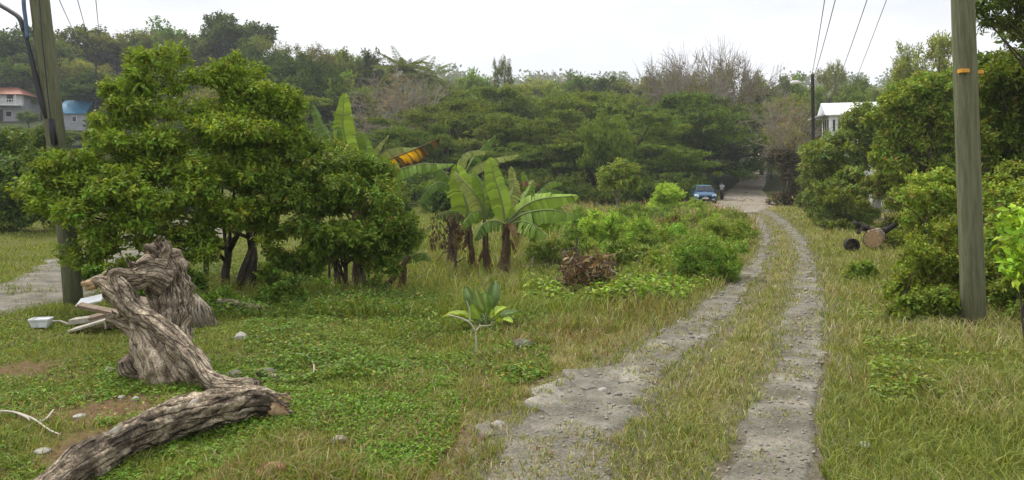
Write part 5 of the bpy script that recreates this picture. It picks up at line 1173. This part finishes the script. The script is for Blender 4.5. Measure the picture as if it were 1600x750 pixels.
# ================================================================== LOGS, STUMP, DEBRIS
def gnarl(name, ctrl, mat, parent, n=70, sides=30, bump=.16, bs=5, seed=1.0, b=Vector(), groove=.22):
    c = spline([(*(P(q[0], q[1], q[2]) - b), q[3]) for q in ctrl], n)
    return MB().tube([tuple(v[:3]) for v in c], list(np.maximum(c[:, 3], .01)), sides, bump, bs, seed, True, groove).build(name, mat, parent, True)
b = G(300, 690); lg = thing('fallen_log', 'long weathered log with mottled bark lying in the left foreground', 'log', b)
gnarl('trunk', [(-20, 850, 3.75, .085), (40, 795, 4.0, .095), (92, 752, 4.22, .105), (134, 724, 4.42, .122), (172, 703, 4.62, .118), (206, 685, 4.78, .118), (240, 668, 4.95, .132), (274, 656, 5.08, .142), (315, 644, 5.22, .142), (352, 636, 5.33, .132), (388, 629, 5.44, .125), (412, 628, 5.5, .115), (428, 632, 5.54, .08), (434, 636, 5.55, .03)], M_log, lg, 170, 56, .17, 6.5, 3.3, b, .34)
gnarl('root', [(416, 636, 5.48, .07), (436, 642, 5.48, .045), (455, 645, 5.48, .012)], M_cut, lg, 16, 12, .35, 14, 1, b)
gs = np.random.default_rng(41)
for k in range(16):
    a = gs.random() * 6.28; px, py = 424 + 6 * gs.normal(), 632 + 9 * gs.normal()
    gnarl('splinter', [(px, py, 5.5, .018), (px + 10 + 8 * gs.random(), py + 3 * gs.normal(), 5.48, .010), (px + 20 + 12 * gs.random(), py + 4 + 4 * gs.normal(), 5.46, .003)], M_cut if k % 2 else M_drift, lg, 6, 5, .4, 20, k, b, 0)
for k in range(26):   # peeling plates of bark
    t = gs.random(); px = 110 + 300 * t; yc = np.interp(px, [110, 134, 206, 274, 352, 412], [738, 724, 685, 656, 636, 628]); Yc_ = np.interp(px, [110, 134, 206, 274, 352, 412], [4.32, 4.42, 4.78, 5.08, 5.33, 5.5])
    an = gs.uniform(-.2, 1.2); cc_ = P(px, yc, Yc_) + Vector((0, -.135 * math.cos(an), .135 * math.sin(an))); L_ = .05 + .12 * gs.random(); w_ = .02 + .03 * gs.random(); dx_ = (P(px + 10, yc - 4.5, Yc_ + .05) - P(px, yc, Yc_)).normalized()
    up_ = Vector((0, math.sin(an), math.cos(an))); n_ = Vector((0, -math.cos(an), math.sin(an))); q = [cc_ - dx_ * L_ * .5, cc_ + up_ * w_ * .6 - dx_ * L_ * .2, cc_ + dx_ * L_ * .5 + n_ * .012, cc_ + dx_ * L_ * .15 - up_ * w_]
    MB().slab([v - b for v in q], [v - b + n_ * .007 for v in q]).build('bark_plate', M_plank if k % 3 == 0 else M_plank2, lg)
gnarl('branch_stub', [(226, 676, 4.84, .06), (218, 670, 4.76, .05), (213, 670, 4.73, .035)], M_log, lg, 8, 14, .25, 9, 2, b)
# flaking bark plates
g = np.random.default_rng(77)
# stump with roots
b = G(262, 590); sp = thing('uprooted_stump', 'twisted weathered tree stump with jagged roots behind the fallen log', 'stump', b)
gnarl('stump_body', [(272, 615, 6.75, .36), (268, 580, 6.82, .31), (262, 545, 6.92, .235), (264, 510, 7.05, .20), (266, 475, 7.15, .20), (264, 440, 7.2, .205), (256, 412, 7.2, .18), (246, 396, 7.16, .13), (236, 382, 7.12, .05)], M_drift, sp, 110, 48, .34, 6.5, 5.1, b, .3)
for k, (ct, bm) in enumerate(((( (262, 442, 7.05, .15), (238, 430, 6.98, .125), (212, 436, 6.92, .115), (190, 440, 6.88, .09), (172, 437, 6.85, .05)), .25),
                       (((400, 604, 5.95, .075), (362, 606, 6.05, .085), (332, 597, 6.15, .085), (312, 572, 6.28, .075), (285, 540, 6.45, .082), (252, 512, 6.58, .09), (218, 492, 6.68, .10), (198, 472, 6.72, .115), (182, 452, 6.74, .12), (168, 442, 6.76, .09), (150, 440, 6.76, .055), (134, 444, 6.76, .03)), .22),
                       (((246, 402, 7.1, .07), (238, 390, 7.06, .05), (226, 384, 7.03, .03)), .4), (((252, 420, 7.05, .10), (228, 412, 6.95, .085), (214, 416, 6.92, .06), (203, 412, 6.9, .03)), .4), (((272, 600, 6.62, .26), (258, 572, 6.64, .25), (240, 540, 6.68, .20), (222, 512, 6.72, .13), (205, 492, 6.74, .08)), .3), (((312, 600, 6.55, .14), (290, 572, 6.58, .16), (268, 545, 6.62, .13), (250, 525, 6.66, .09)), .3),
                       (((222, 520, 6.75, .10), (196, 506, 6.7, .075), (176, 500, 6.65, .04), (165, 498, 6.62, .02)), .3), (((225, 570, 6.7, .14), (205, 572, 6.62, .12), (196, 560, 6.58, .07)), .2), (((185, 455, 6.7, .07), (175, 432, 6.68, .05), (182, 422, 6.68, .03)), .35), (((300, 560, 6.7, .12), (318, 585, 6.55, .09), (325, 600, 6.5, .05)), .2), (((256, 402, 7.1, .07), (262, 385, 7.1, .045), (252, 374, 7.08, .02)), .3), (((230, 430, 6.9, .06), (200, 428, 6.85, .05), (182, 420, 6.84, .02)), .3))):
    gnarl('root', ct, M_pale if k in (4, 5) else M_drift, sp, 34 if k != 1 else 80, 18, bm, 8, 7 + k * 2.0, b)
for ct in (((148, 440, 6.74, .045), (138, 443, 6.74, .035), (128, 444, 6.74, .022)), ((150, 446, 6.74, .035), (141, 449, 6.74, .028), (133, 450, 6.74, .016))):
    o = gnarl('splintered_tip', ct, M_tagw if 'M_tagw' in globals() else M_cut, sp, 10, 9, .5, 16, 4, b)
gs = np.random.default_rng(43)
for k in range(34):   # splinters standing out of the broken wood
    px, py, Yk = [(244, 392, 7.1), (228, 412, 6.95), (182, 436, 6.76), (205, 432, 6.88), (262, 398, 7.12), (175, 498, 6.66), (232, 500, 6.78)][k % 7]
    px += 9 * gs.normal(); py += 7 * gs.normal(); a = gs.normal() * 1.1; L_ = 7 + 8 * gs.random()
    gnarl('splinter', [(px, py, Yk, .026), (px + L_ * .5 * math.sin(a), py - L_ * .5 * math.cos(a), Yk - .03, .018), (px + L_ * math.sin(a), py - L_ * math.cos(a), Yk - .05, .004)], M_drift, sp, 6, 5, .5, 18, k, b, 0)
# fan of dry palm roots
b = G(312, 512); o = thing('dry_palm_base', 'grey fibrous dried palm base fanning out behind the stump', 'palm base', b); g = np.random.default_rng(12)
ap = P(300, 462, b.y + .1) - b
MB().tube([(-.02, .12, -.05), ap * .5 + Vector((0, .08, 0)), ap], [.22, .16, .06], 14, .2, 6).build('core', M_drift, o, True)
for k in range(34):
    t = k / 33; e = P(278 + 54 * t, 512 + 5 * math.sin(t * 3.1), b.y - .12 * math.sin(t * 3.14)) - b; s = ap + Vector((.06 * g.normal() + .1 * (t - .5), -.03 + .02 * g.normal(), -.02))
    md = s.lerp(e, .5) + Vector((.015 * g.normal(), -.10 * math.sin(t * 3.1) + .02 * g.normal(), .05 + .02 * g.normal()))
    e.z = min(e.z, .0)
    MB().tube([s, md, e], [.012, .016, .008], 4).build('fibre', M_greybark, o, True)
# dead branch behind
b = G(385, 490); o = thing('dead_branch', 'broken dead branch propped on the ground under the large shrub', 'branch', b)
gnarl('branch', [(340, 470, b.y, .035), (365, 473, b.y, .05), (395, 480, b.y, .05), (422, 484, b.y, .03)], M_drift, o, 24, 10, .25, 9, 3, b)
gnarl('prop', [(405, 482, b.y, .04), (396, 492, b.y - .05, .04), (393, 508, b.y - .1, .04)], M_drift, o, 10, 8, .25, 9, 2, b); gnarl('prop', [(400, 486, b.y, .03), (385, 495, b.y, .035), (368, 503, b.y, .03)], M_drift, o, 10, 8, .25, 9, 4, b)
# boards behind the stump
def board(lab, p0, p1, w, th, mat, Y0, Y1, roll=0.0):
    a = P(*p0, Y0); e = P(*p1, Y1); c = (a + e) / 2; d = (e - a); L = d.length; x_ = d.normalized(); yv = Vector((0, 0, 1)).cross(x_).normalized(); yv = Matrix.Rotation(roll, 3, x_) @ yv; z_ = x_.cross(yv)
    m = MB(); nn = 6; 
    for s in range(nn + 1):
        t = s / nn - .5
        jag = (.03 * mnoise.noise(Vector((L * 3, s, 1)))) if s in (0, nn) else 0
        for (yy_, zz_) in ((-.5, -.5), (.5, -.5), (.5, .5), (-.5, .5)):
            m.v.append(Vector((L * t + jag * (1 if yy_ > 0 else -1), w * yy_, th * zz_ + .012 * math.sin(t * 3.1))))
    for s in range(nn):
        for j in range(4): q = s * 4; m.f.append([q + j, q + (j + 1) % 4, q + 4 + (j + 1) % 4, q + 4 + j])
    m.f.append([3, 2, 1, 0]); m.f.append([nn * 4 + j for j in range(4)])
    o = m.build('board', mat); o.matrix_world = Matrix.Translation(c) @ Matrix((x_, yv, z_)).transposed().to_4x4()
    return tag(o, lab, 'board', 'loose boards behind the stump')
board('pale board slanting down to the grass, nearest of the boards', (112, 514), (205, 490), .17, .025, M_plank, 8.75, 8.6, .15)
board('long grey board sticking out left of the stump', (124, 475), (212, 497), .09, .04, M_plank2, 8.4, 8.2, .2)
board('short whitish board at the top left of the boards', (122, 472), (162, 466), .16, .02, M_white, 9.3, 9.3, .5)
board('weathered pale log-like board left end of the heap', (113, 500), (172, 496), .14, .06, M_plank, 9.0, 8.9, .1)
board('brown board crossing under the stump roots', (140, 495), (235, 474), .11, .03, M_plank2, 8.9, 8.8, .3)
board('dark brown board farthest back in the heap', (195, 462), (245, 476), .15, .03, M_plank2, 9.2, 9.0, .2)
board('greyish board peeping out right of the jagged roots', (200, 478), (244, 486), .13, .03, M_plank, 9.0, 8.7, .3)
board('pale flat scrap board on the grass right of the stump', (292, 529), (320, 531), .12, .02, M_white, 8.22, 8.2, .1)
board('short brown board lying low under the pale ones', (150, 511), (205, 506), .12, .03, M_plank2, 8.9, 8.8, .05)
# white tub
b = G(64, 512); o = thing('white_tub', 'small white plastic tub on the grass by the side road', 'tub', b, R_(10)); Mw = plain('white_plastic', (.72, .73, .75), .35)
m = MB(); w = .10
m.slab([(-w * .85, -w * .6, .01), (w * .85, -w * .6, .01), (w * .85, w * .6, .01), (-w * .85, w * .6, .01)], [(-w * 1.05, -w * .8, .105), (w * 1.05, -w * .8, .105), (w * 1.05, w * .8, .105), (-w * 1.05, w * .8, .105)]); m.build('body', Mw, o)
for s, sz in (((0, -w * .82, .11), (w * 2.2, .016, .018)), ((0, w * .82, .11), (w * 2.2, .016, .018)), ((-w * 1.07, 0, .11), (.016, w * 1.6, .0175)), ((w * 1.07, 0, .11), (.016, w * 1.6, .0175))): MB().box(s, sz).build('rim', Mw, o)
a_ = G(76, 506); e_ = G(112, 512); tag(MB().tube([a_ + Vector((0, 0, .03)), (a_ + e_) / 2 + Vector((0, 0, .06)), e_ + Vector((0, 0, .03))], .012, 6).build('pale_stick', M_twig, None, True), 'pale straight stick lying between the tub and the boards', 'stick')
# stones
def stone(lab, px, py, r, mat, sz=.65, seed=0):
    b = G(px, py); bm = bmesh.new(); bmesh.ops.create_icosphere(bm, subdivisions=3, radius=1)
    for v in bm.verts:
        q = v.co * 1.3 + Vector((seed * 3.1, px * .01, py * .01)); k = 1 + .28 * mnoise.noise(q) + .12 * mnoise.noise(q * 3); v.co = Vector((v.co.x * r * k, v.co.y * r * .85 * k, v.co.z * r * sz * k))
    me = bpy.data.meshes.new('stone'); bm.to_mesh(me); bm.free(); me.polygons.foreach_set('use_smooth', [True] * len(me.polygons))
    return tag(obj('stone', me, mat, None, b + Vector((0, 0, r * sz * .35))), lab, 'stone', 'stones')
for i, s in enumerate((('large pale rock behind the right end of the fallen log', 412, 590, .11, M_stone, .6), ('smaller rock left of the large pale rock', 365, 590, .08, M_stone, .6), ('small whitish rock at the right of the large pale rock', 430, 593, .065, M_pstone, .6), ('grey stone on the lawn left of the stump', 170, 582, .055, M_pstone, .7),
        ('white stone on the grass under the large shrub', 377, 531, .075, M_pstone, .8), ('pale stone in the weeds right of the fallen log', 530, 690, .055, M_pstone, .6), ('brown boulder half sunk beside the broad-leaved plant', 815, 543, .10, M_stone, .7), ('pale stone at the broken edge of the left track', 778, 668, .06, M_pstone, .6),
        ('small white stone on the left wheel track', 942, 614, .045, M_pstone, .8), ('brick red stone at the bottom edge of the picture', 425, 742, .10, plain('red_stone', (.30, .15, .10), .9), .5), ('pale stone at the right edge of the right track', 1350, 698, .05, M_pstone, .5), ('white pebble on the bare dirt behind the fallen log', 190, 622, .03, M_pstone, .6), ('white pebble right of the other on the bare dirt', 212, 625, .03, M_pstone, .7), ('pale stone half buried beside the fallen log', 66, 707, .05, M_pstone, .4), ('small dark stone in the grass in the middle', 547, 563, .05, M_stone, .8),
        ('stone on the bare dirt left of the log', 125, 652, .05, M_pstone, .4), ('pale lump at the foot of the banana clump on bare soil', 845, 486, .07, M_pstone, .6), ('small stone at the bend of the left track', 930, 560, .04, M_stone, .6))): stone(*s, seed=i)

# dead brown pile
BRUSHG = 1
def brush(name, lab, base, px0, px1, py0, py1, n, c, seed, nt_=26):
    g = np.random.default_rng(seed); b = Vector(base); o = thing(name, lab, 'brush pile', b); Y = b.y
    ctr = [P(g.uniform(px0, px1), py1 - (py1 - py0) * g.random() ** 1.5, Y + .4 * g.normal()) - b for _ in range(n)]
    pp = np.array([tuple(v) for v in ctr]); d = randunit(n, g); d[:, 2] -= .3
    v, f = leaf_geo(pp, d, randunit(n, g), .10 + .13 * g.random(n), .035 + .035 * g.random(n)); obj('dry_leaves', mesh_np('dry_leaves', v, f, leafcols(n, g, np.array(c) * np.array([.48, .56, .9]), .3, (.30, .23, .14), .15).repeat(4, 0)), M_leaf, o)['kind'] = 'stuff'
    for k in range(nt_):
        x0 = g.uniform(px0, px1); s = P(x0, py1, Y + .3 * g.normal()) - b; e = P(x0 + g.normal() * (px1 - px0) * .22, py1 - (py1 - py0) * (.4 + .75 * g.random()), Y + .3 * g.normal()) - b
        MB().tube([s, s.lerp(e, .5) + Vector((.05 * g.normal(), 0, .03)), e], [.018, .012, .006], 4).build('twig', M_bark, o, True)
brush('dead_leaf_heap', 'heap of dead brown leaves and stalks in the rough ground', G(920, 458), 880, 955, 398, 462, 900, (.15, .09, .055), 901)
brush('dead_stalk_clump', 'clump of dark dead stalks standing left of the brown heap', G(893, 440), 878, 905, 378, 440, 90, (.13, .085, .055), 902, 14)
brush('pale_twig_heap', 'tangle of pale dry twigs right of the banana stems', G(835, 432), 815, 870, 408, 434, 60, (.30, .24, .17), 903, 26)
b = G(979, 468); o = thing('dead_stump', 'small dark pointed dead stump right of the brown heap', 'stump', b)
MB().tube([(0, 0, -.05), (.01, 0, .1), P(981, 445, b.y) - b, P(984, 436, b.y) - b], [.07, .055, .035, .008], 8, .2, 8).build('stump_body', M_bark, o, True)

# ------------------------------------------------------------------ cut logs on the right
b = G(1365, 392); Yc = b.y; o = thing('cut_log', 'sawn log with pale cut face lying in the grass on the right', 'log', b)
a_ = P(1364, 374, Yc - .15) - b; e_ = P(1374, 366, Yc + .7) - b
c = [tuple(a_.lerp(e_, t)) for t in np.linspace(0, 1, 12)]
MB().tube(c, [.26, .26, .255, .25, .24, .235, .23, .22, .21, .2, .19, .17], 22, .08, 4).build('bark', M_log, o, True)
dv = (a_ - e_).normalized(); MB().tube([a_ - dv * .01, a_ + dv * .012], [.235, .23], 22, .05, 4).build('cut_face', M_cut, o)
for k, ct in enumerate((((1376, 372, Yc + .1, .13), (1360, 360, Yc + .15, .11), (1345, 353, Yc + .1, .085), (1335, 348, Yc, .06)), ((1370, 366, Yc + .3, .12), (1388, 358, Yc + .3, .08), (1398, 351, Yc + .25, .06), (1403, 350, Yc + .2, .03)), ((1346, 354, Yc + .1, .06), (1341, 364, Yc, .05)))):
    gnarl('branch', ct, bark_mat('charred_bark', (.015, .013, .012), (.035, .03, .028), (.22, .19, .16), 8, .6, .6) if k == 0 else MATS['charred_bark'], o, 18, 12, .2, 8, k * 3.0, b)
b = G(1334, 396); Yc = b.y; o = thing('log_slice', 'short dark hollow log slice left of the sawn log', 'log slice', b)
cx = P(1333, 383, Yc) - b; n = 20; ring = MB()
for s in range(2):
    for rr in (.17, .125):
        for k in range(n): an = 6.283 * k / n; ring.v.append(cx + Vector((math.cos(an) * rr * .92, .16 * s - .05 * math.cos(an), math.sin(an) * rr)))
for k in range(n):
    k2 = (k + 1) % n
    ring.f += [[k, k2, n + k2, n + k], [2 * n + k2, 2 * n + k, 3 * n + k, 3 * n + k2], [k2, k, 2 * n + k, 2 * n + k2], [n + k, n + k2, 3 * n + k2, 3 * n + k]]
ring.build('bark_ring', MATS['charred_bark'], o, False); MB().tube([cx + Vector((0, .05, 0)), cx + Vector((0, .12, 0))], [.13, .13], 18, .06, 6).build('heartwood', M_bark, o, True)
stone('pale stone chip beside the hollow log slice', 1346, 391, .06, M_pstone, .5, 40)

# ================================================================== CAR
def car():
    Y = 54.0; c = P(1100, 288, Y + 2.0); z0 = hz(c.x, Y) + .01
    o = thing('parked_car', 'teal blue small car parked facing the camera at the end of the track', 'car', (c.x, Y + 2.0, z0), R_(-12))
    m, n_, l, b = newmat('teal_car_paint'); b.inputs['Base Color'].default_value = (.012, .075, .15, 1); b.inputs['Roughness'].default_value = .28; b.inputs['Coat Weight'].default_value = .15; b.inputs['Specular IOR Level'].default_value = .3
    x_ = n_.new('ShaderNodeTexNoise'); x_.inputs['Scale'].default_value = 3; r_ = n_.new('ShaderNodeMapRange'); r_.inputs['To Min'].default_value = .2; r_.inputs['To Max'].default_value = .42; l.new(x_.outputs['Fac'], r_.inputs['Value']); l.new(r_.outputs['Result'], b.inputs['Roughness'])
    # stations along length (front at -Y): (y, half width, belt z, sill z)
    st = [(-2.02, .55, .56, .34), (-1.98, .70, .64, .26), (-1.85, .79, .72, .22), (-1.5, .84, .82, .20), (-1.0, .855, .90, .20), (-.6, .86, .945, .20), (0, .86, .96, .20), (.9, .86, .97, .20), (1.5, .85, .98, .22), (1.85, .80, .97, .28), (1.98, .68, .92, .36)]
    prof = [(0, 0), (.80, 0), (.97, .10), (1.0, .35), (.99, .62), (.95, .85), (.84, .97), (.55, 1.03), (0, 1.05)]
    V = []; Fc = []; np_ = len(prof) * 2 - 2
    for (y, w, zt, zb) in st:
        loop = [(p, q) for p, q in prof] + [(-p, q) for p, q in prof[-2:0:-1]]
        for p, q in loop: V.append((p * w, y, zb + (zt - zb) * q))
    for i in range(len(st) - 1):
        for j in range(np_): a = i * np_ + j; b2 = i * np_ + (j + 1) % np_; Fc.append([a, b2, b2 + np_, a + np_])
    Fc.append(list(range(np_))); Fc.append([(len(st) - 1) * np_ + j for j in range(np_)][::-1])
    me = bpy.data.meshes.new('body'); me.from_pydata(V, [], Fc); me.polygons.foreach_set('use_smooth', [True] * len(me.polygons)); me.update(); bo = obj('body', me, m, o)
    # cabin: roof and pillars
    cb = [(-.72, .70, .95), (-.05, .60, 1.40), (.35, .60, 1.47), (1.0, .59, 1.45), (1.55, .56, 1.34), (1.9, .60, .98)]
    V = []; Fc = []
    for (y, w, z) in cb: V += [(-w - .06, y + (.0 if z < 1 else .0), .94), (-w, y, z - .05), (-w * .7, y, z), (w * .7, y, z), (w, y, z - .05), (w + .06, y, .94)]
    for i in range(len(cb) - 1):
        for j in range(5): a = i * 6 + j; Fc.append([a, a + 1, a + 7, a + 6])
    me = bpy.data.meshes.new('cabin'); me.from_pydata(V, [], Fc); me.polygons.foreach_set('use_smooth', [True] * len(me.polygons)); me.update(); ca = obj('cabin', me, m, o)
    gl, n2, l2, b2 = newmat('car_glass'); b2.inputs['Base Color'].default_value = (.012, .016, .018, 1); b2.inputs['Roughness'].default_value = .05; b2.inputs['Specular IOR Level'].default_value = .4
    ws = MB(); ws.slab([(-.66, -.70, .985), (.66, -.70, .985), (.545, -.10, 1.37), (-.545, -.10, 1.37)], [(-.66, -.725, 1.0), (.66, -.725, 1.0), (.545, -.125, 1.385), (-.545, -.125, 1.385)]); wo = ws.build('windscreen', gl, ca)
    for s in (-1, 1):
        for ya, yb, za, zb in ((-.45, .38, 1.36, 1.40), (.46, 1.35, 1.40, 1.33)):
            q = [(s * .735, ya, 1.0), (s * .735, yb, 1.0), (s * .655, yb - .03, zb - .04), (s * .655, ya + .42 * (1 if ya < 0 else 0), za - .04)]
            MB().slab(q, [(p[0] + s * .02, p[1], p[2]) for p in q]).build('side_window', gl, ca)
        hl = MB(); hl.slab([(s * .50, -1.985, .60), (s * .78, -1.80, .62), (s * .80, -1.72, .76), (s * .52, -1.88, .72)], [(s * .50, -2.02, .60), (s * .80, -1.84, .62), (s * .82, -1.75, .77), (s * .52, -1.92, .73)]); h = hl.build('headlight', plain('headlight_glass', (.62, .66, .68), .12, 0, 20, .2) if s < 0 else MATS['headlight_glass'], o)
        mi = MB().box((s * .92, -.52, 1.03), (.2, .1, .13)).build('mirror', m, o)
        MB().box((s * .58, -2.0, .36), (.2, .06, .1)).build('fog_lamp', M_metal, o)
        for yw in (-1.25, 1.3):
            t = MB().tube([(s * .70, yw, .30), (s * .74, yw, .30), (s * .86, yw, .30), (s * .89, yw, .30)], [.28, .31, .31, .28], 22).build('wheel', M_black, o, True)
            MB().tube([(s * .885, yw, .30), (s * .90, yw, .30)], [.19, .17], 16).build('rim', M_metal, t)
    MB().box((0, -2.0, .60), (.8, .05, .1)).build('grille', M_black, o); MB().box((0, -2.03, .60), (.16, .02, .06)).build('emblem', M_metal, o)
    MB().box((0, -2.0, .36), (.9, .06, .13)).build('air_intake', M_black, o); MB().box((0, -2.035, .46), (.46, .02, .11)).build('number_plate', plain('plate', (.66, .66, .62), .5), o)
    for s in (-.3, .25): MB().tube([(s, -.74, 1.0), (s + .42, -.5, 1.155)], .012, 4).build('wiper', M_black, o)
    MB().tube([(0, -.2, 1.29), (.0, -.22, 1.36)], [.05, .08], 8).build('rear_view_mirror', M_black, wo)
    # pale things behind the glass on the dashboard
car()

# ================================================================== PERSON
def person():
    Y = 65.0; p = P(1128, 313, Y); z0 = hz(p.x, Y); o = thing('person', 'person in pale shirt and dark trousers standing beside the parked car', 'person', (p.x, Y, z0), R_(-60))
    def skin(name, vs, es, mat, sub=2):
        me = bpy.data.meshes.new(name); me.from_pydata([v[0] for v in vs], es, []); ob = obj(name, me, mat, o)
        ob.modifiers.new('skin', 'SKIN')
        for i, v in enumerate(vs): me.skin_vertices[0].data[i].radius = v[1]; me.skin_vertices[0].data[i].use_root = (i == 0)
        s = ob.modifiers.new('sub', 'SUBSURF'); s.levels = sub; s.render_levels = sub
        ob.modifiers['skin'].use_smooth_shade = True
        return ob
    Ms = plain('skin_brown', (.16, .085, .055), .55); Mh = plain('hair_black', (.012, .011, .011), .8); Msh = plain('pale_shirt', (.46, .47, .54), .85, 0, 6, .12); Mt = plain('dark_trousers', (.02, .02, .026), .9, 0, 6, .2); Mk = plain('black_shoe', (.015, .014, .014), .5)
    k = 1.75
    # figure faces -Y in its own frame; one connected body from head to feet
    vs = [((0, 0, .98), (.14, .10)), ((0, -.01, 1.12), (.135, .095)), ((0, -.01, 1.30), (.155, .10)), ((0, .0, 1.43), (.10, .075)), ((0, -.01, 1.50), (.055, .055)), ((0, -.02, 1.56), (.07, .08)), ((0, -.02, 1.65), (.078, .095)), ((0, -.01, 1.72), (.055, .07)),
          ((.17, 0, 1.40), (.06, .06)), ((.22, .03, 1.14), (.047, .047)), ((.22, -.08, .93), (.036, .036)), ((.215, -.11, .86), (.032, .042)), ((-.17, 0, 1.40), (.06, .06)), ((-.22, .03, 1.14), (.047, .047)), ((-.21, -.12, .97), (.036, .036)), ((-.20, -.17, .92), (.032, .042)),
          ((.09, 0, .90), (.095, .095)), ((.10, -.02, .50), (.065, .065)), ((.10, .02, .09), (.045, .05)), ((.105, -.12, .04), (.04, .035)), ((-.09, 0, .90), (.095, .095)), ((-.10, .0, .50), (.065, .065)), ((-.10, .04, .09), (.045, .05)), ((-.105, -.10, .04), (.04, .035))]
    es = [(0, 1), (1, 2), (2, 3), (3, 4), (4, 5), (5, 6), (6, 7), (3, 8), (8, 9), (9, 10), (10, 11), (3, 12), (12, 13), (13, 14), (14, 15), (0, 16), (16, 17), (17, 18), (18, 19), (0, 20), (20, 21), (21, 22), (22, 23)]
    # five fingers on each hand
    for hi, s in ((11, 1), (15, -1)):
        hx, hy, hz_ = vs[hi][0]
        for f, (dx, dy, L) in enumerate(((-.5, -.035, .055), (0, -.03, .085), (0, -.010, .095), (0, .010, .088), (0, .028, .070))):
            i = len(vs); vs.append(((hx + s * dx * .04, hy + dy, hz_ - .045 if f else hz_ - .01), (.010, .010))); vs.append(((hx + s * dx * .07, hy + dy - .006, hz_ - .045 - L * .55 if f else hz_ - .04), (.009, .009))); vs.append(((hx + s * dx * .06 - s * .012, hy + dy - .018, hz_ - .045 - L if f else hz_ - .065), (.008, .008)))
            es += [(hi, i), (i, i + 1), (i + 1, i + 2)]
    body = skin('body', vs, es, Ms)
    # shirt
    g_ = lambda i, a=.022: (vs[i][0], (vs[i][1][0] + a, vs[i][1][1] + a))
    sv = [((0, 0, .93), (.165, .13)), g_(1, .03), g_(2, .028), ((0, 0, 1.44), (.10, .085)), g_(8, .03), ((.205, .02, 1.20), (.075, .075)), g_(12, .03), ((-.205, .02, 1.20), (.075, .075))]
    skin('shirt', sv, [(0, 1), (1, 2), (2, 3), (3, 4), (4, 5), (3, 6), (6, 7)], Msh)
    tv = [((0, 0, 1.00), (.15, .115)), ((.09, 0, .90), (.115, .115)), ((.10, -.02, .50), (.085, .085)), ((.10, .02, .07), (.07, .075)), ((-.09, 0, .90), (.115, .115)), ((-.10, 0, .50), (.085, .085)), ((-.10, .04, .07), (.07, .075))]
    skin('trousers', tv, [(0, 1), (1, 2), (2, 3), (0, 4), (4, 5), (5, 6)], Mt)
    def ell(name, c, r, mat, cut=None):
        bm = bmesh.new(); bmesh.ops.create_icosphere(bm, subdivisions=3, radius=1)
        for v in bm.verts: v.co = Vector((v.co.x * r[0], v.co.y * r[1], v.co.z * r[2])) + Vector(c)
        if cut: bmesh.ops.delete(bm, geom=[v for v in bm.verts if cut(v.co)], context='VERTS')
        me = bpy.data.meshes.new(name); bm.to_mesh(me); bm.free(); me.polygons.foreach_set('use_smooth', [True] * len(me.polygons)); return obj(name, me, mat, o)
    ell('hair', (0, -.005, 1.66), (.093, .112, .115), Mh, lambda v: v.z < 1.645 and v.y < .02 or v.z < 1.59 or (v.z < 1.70 and v.y < -.07))
    ell('nose', (0, -.115, 1.625), (.013, .02, .02), Ms)
    for s in (-1, 1):
        ell('ear', (s * .082, 0, 1.63), (.012, .02, .032), Ms); ell('eye', (s * .032, -.095, 1.655), (.013, .012, .009), Mk); ell('shoe', (s * .103, -.045, .045), (.055, .14, .05), Mk)
    ell('mouth', (0, -.103, 1.58), (.024, .008, .006), plain('lips', (.13, .05, .04), .5))
person()

# ================================================================== HAZE
hb = MB().box((60, 420, 60), (1500, 960, 146)).build('haze', None)
hm = bpy.data.materials.new('haze_air'); hm.use_nodes = True; hn = hm.node_tree.nodes; hn.clear()
ho = hn.new('ShaderNodeOutputMaterial'); hv = hn.new('ShaderNodeVolumePrincipled'); hv.inputs['Density'].default_value = HAZE; hv.inputs['Color'].default_value = (.92, .95, 1, 1)
hm.node_tree.links.new(hv.outputs['Volume'], ho.inputs['Volume']); hb.data.materials.append(hm)
tag(hb, 'thin pale haze hanging over the far hills', 'haze', kind='stuff')
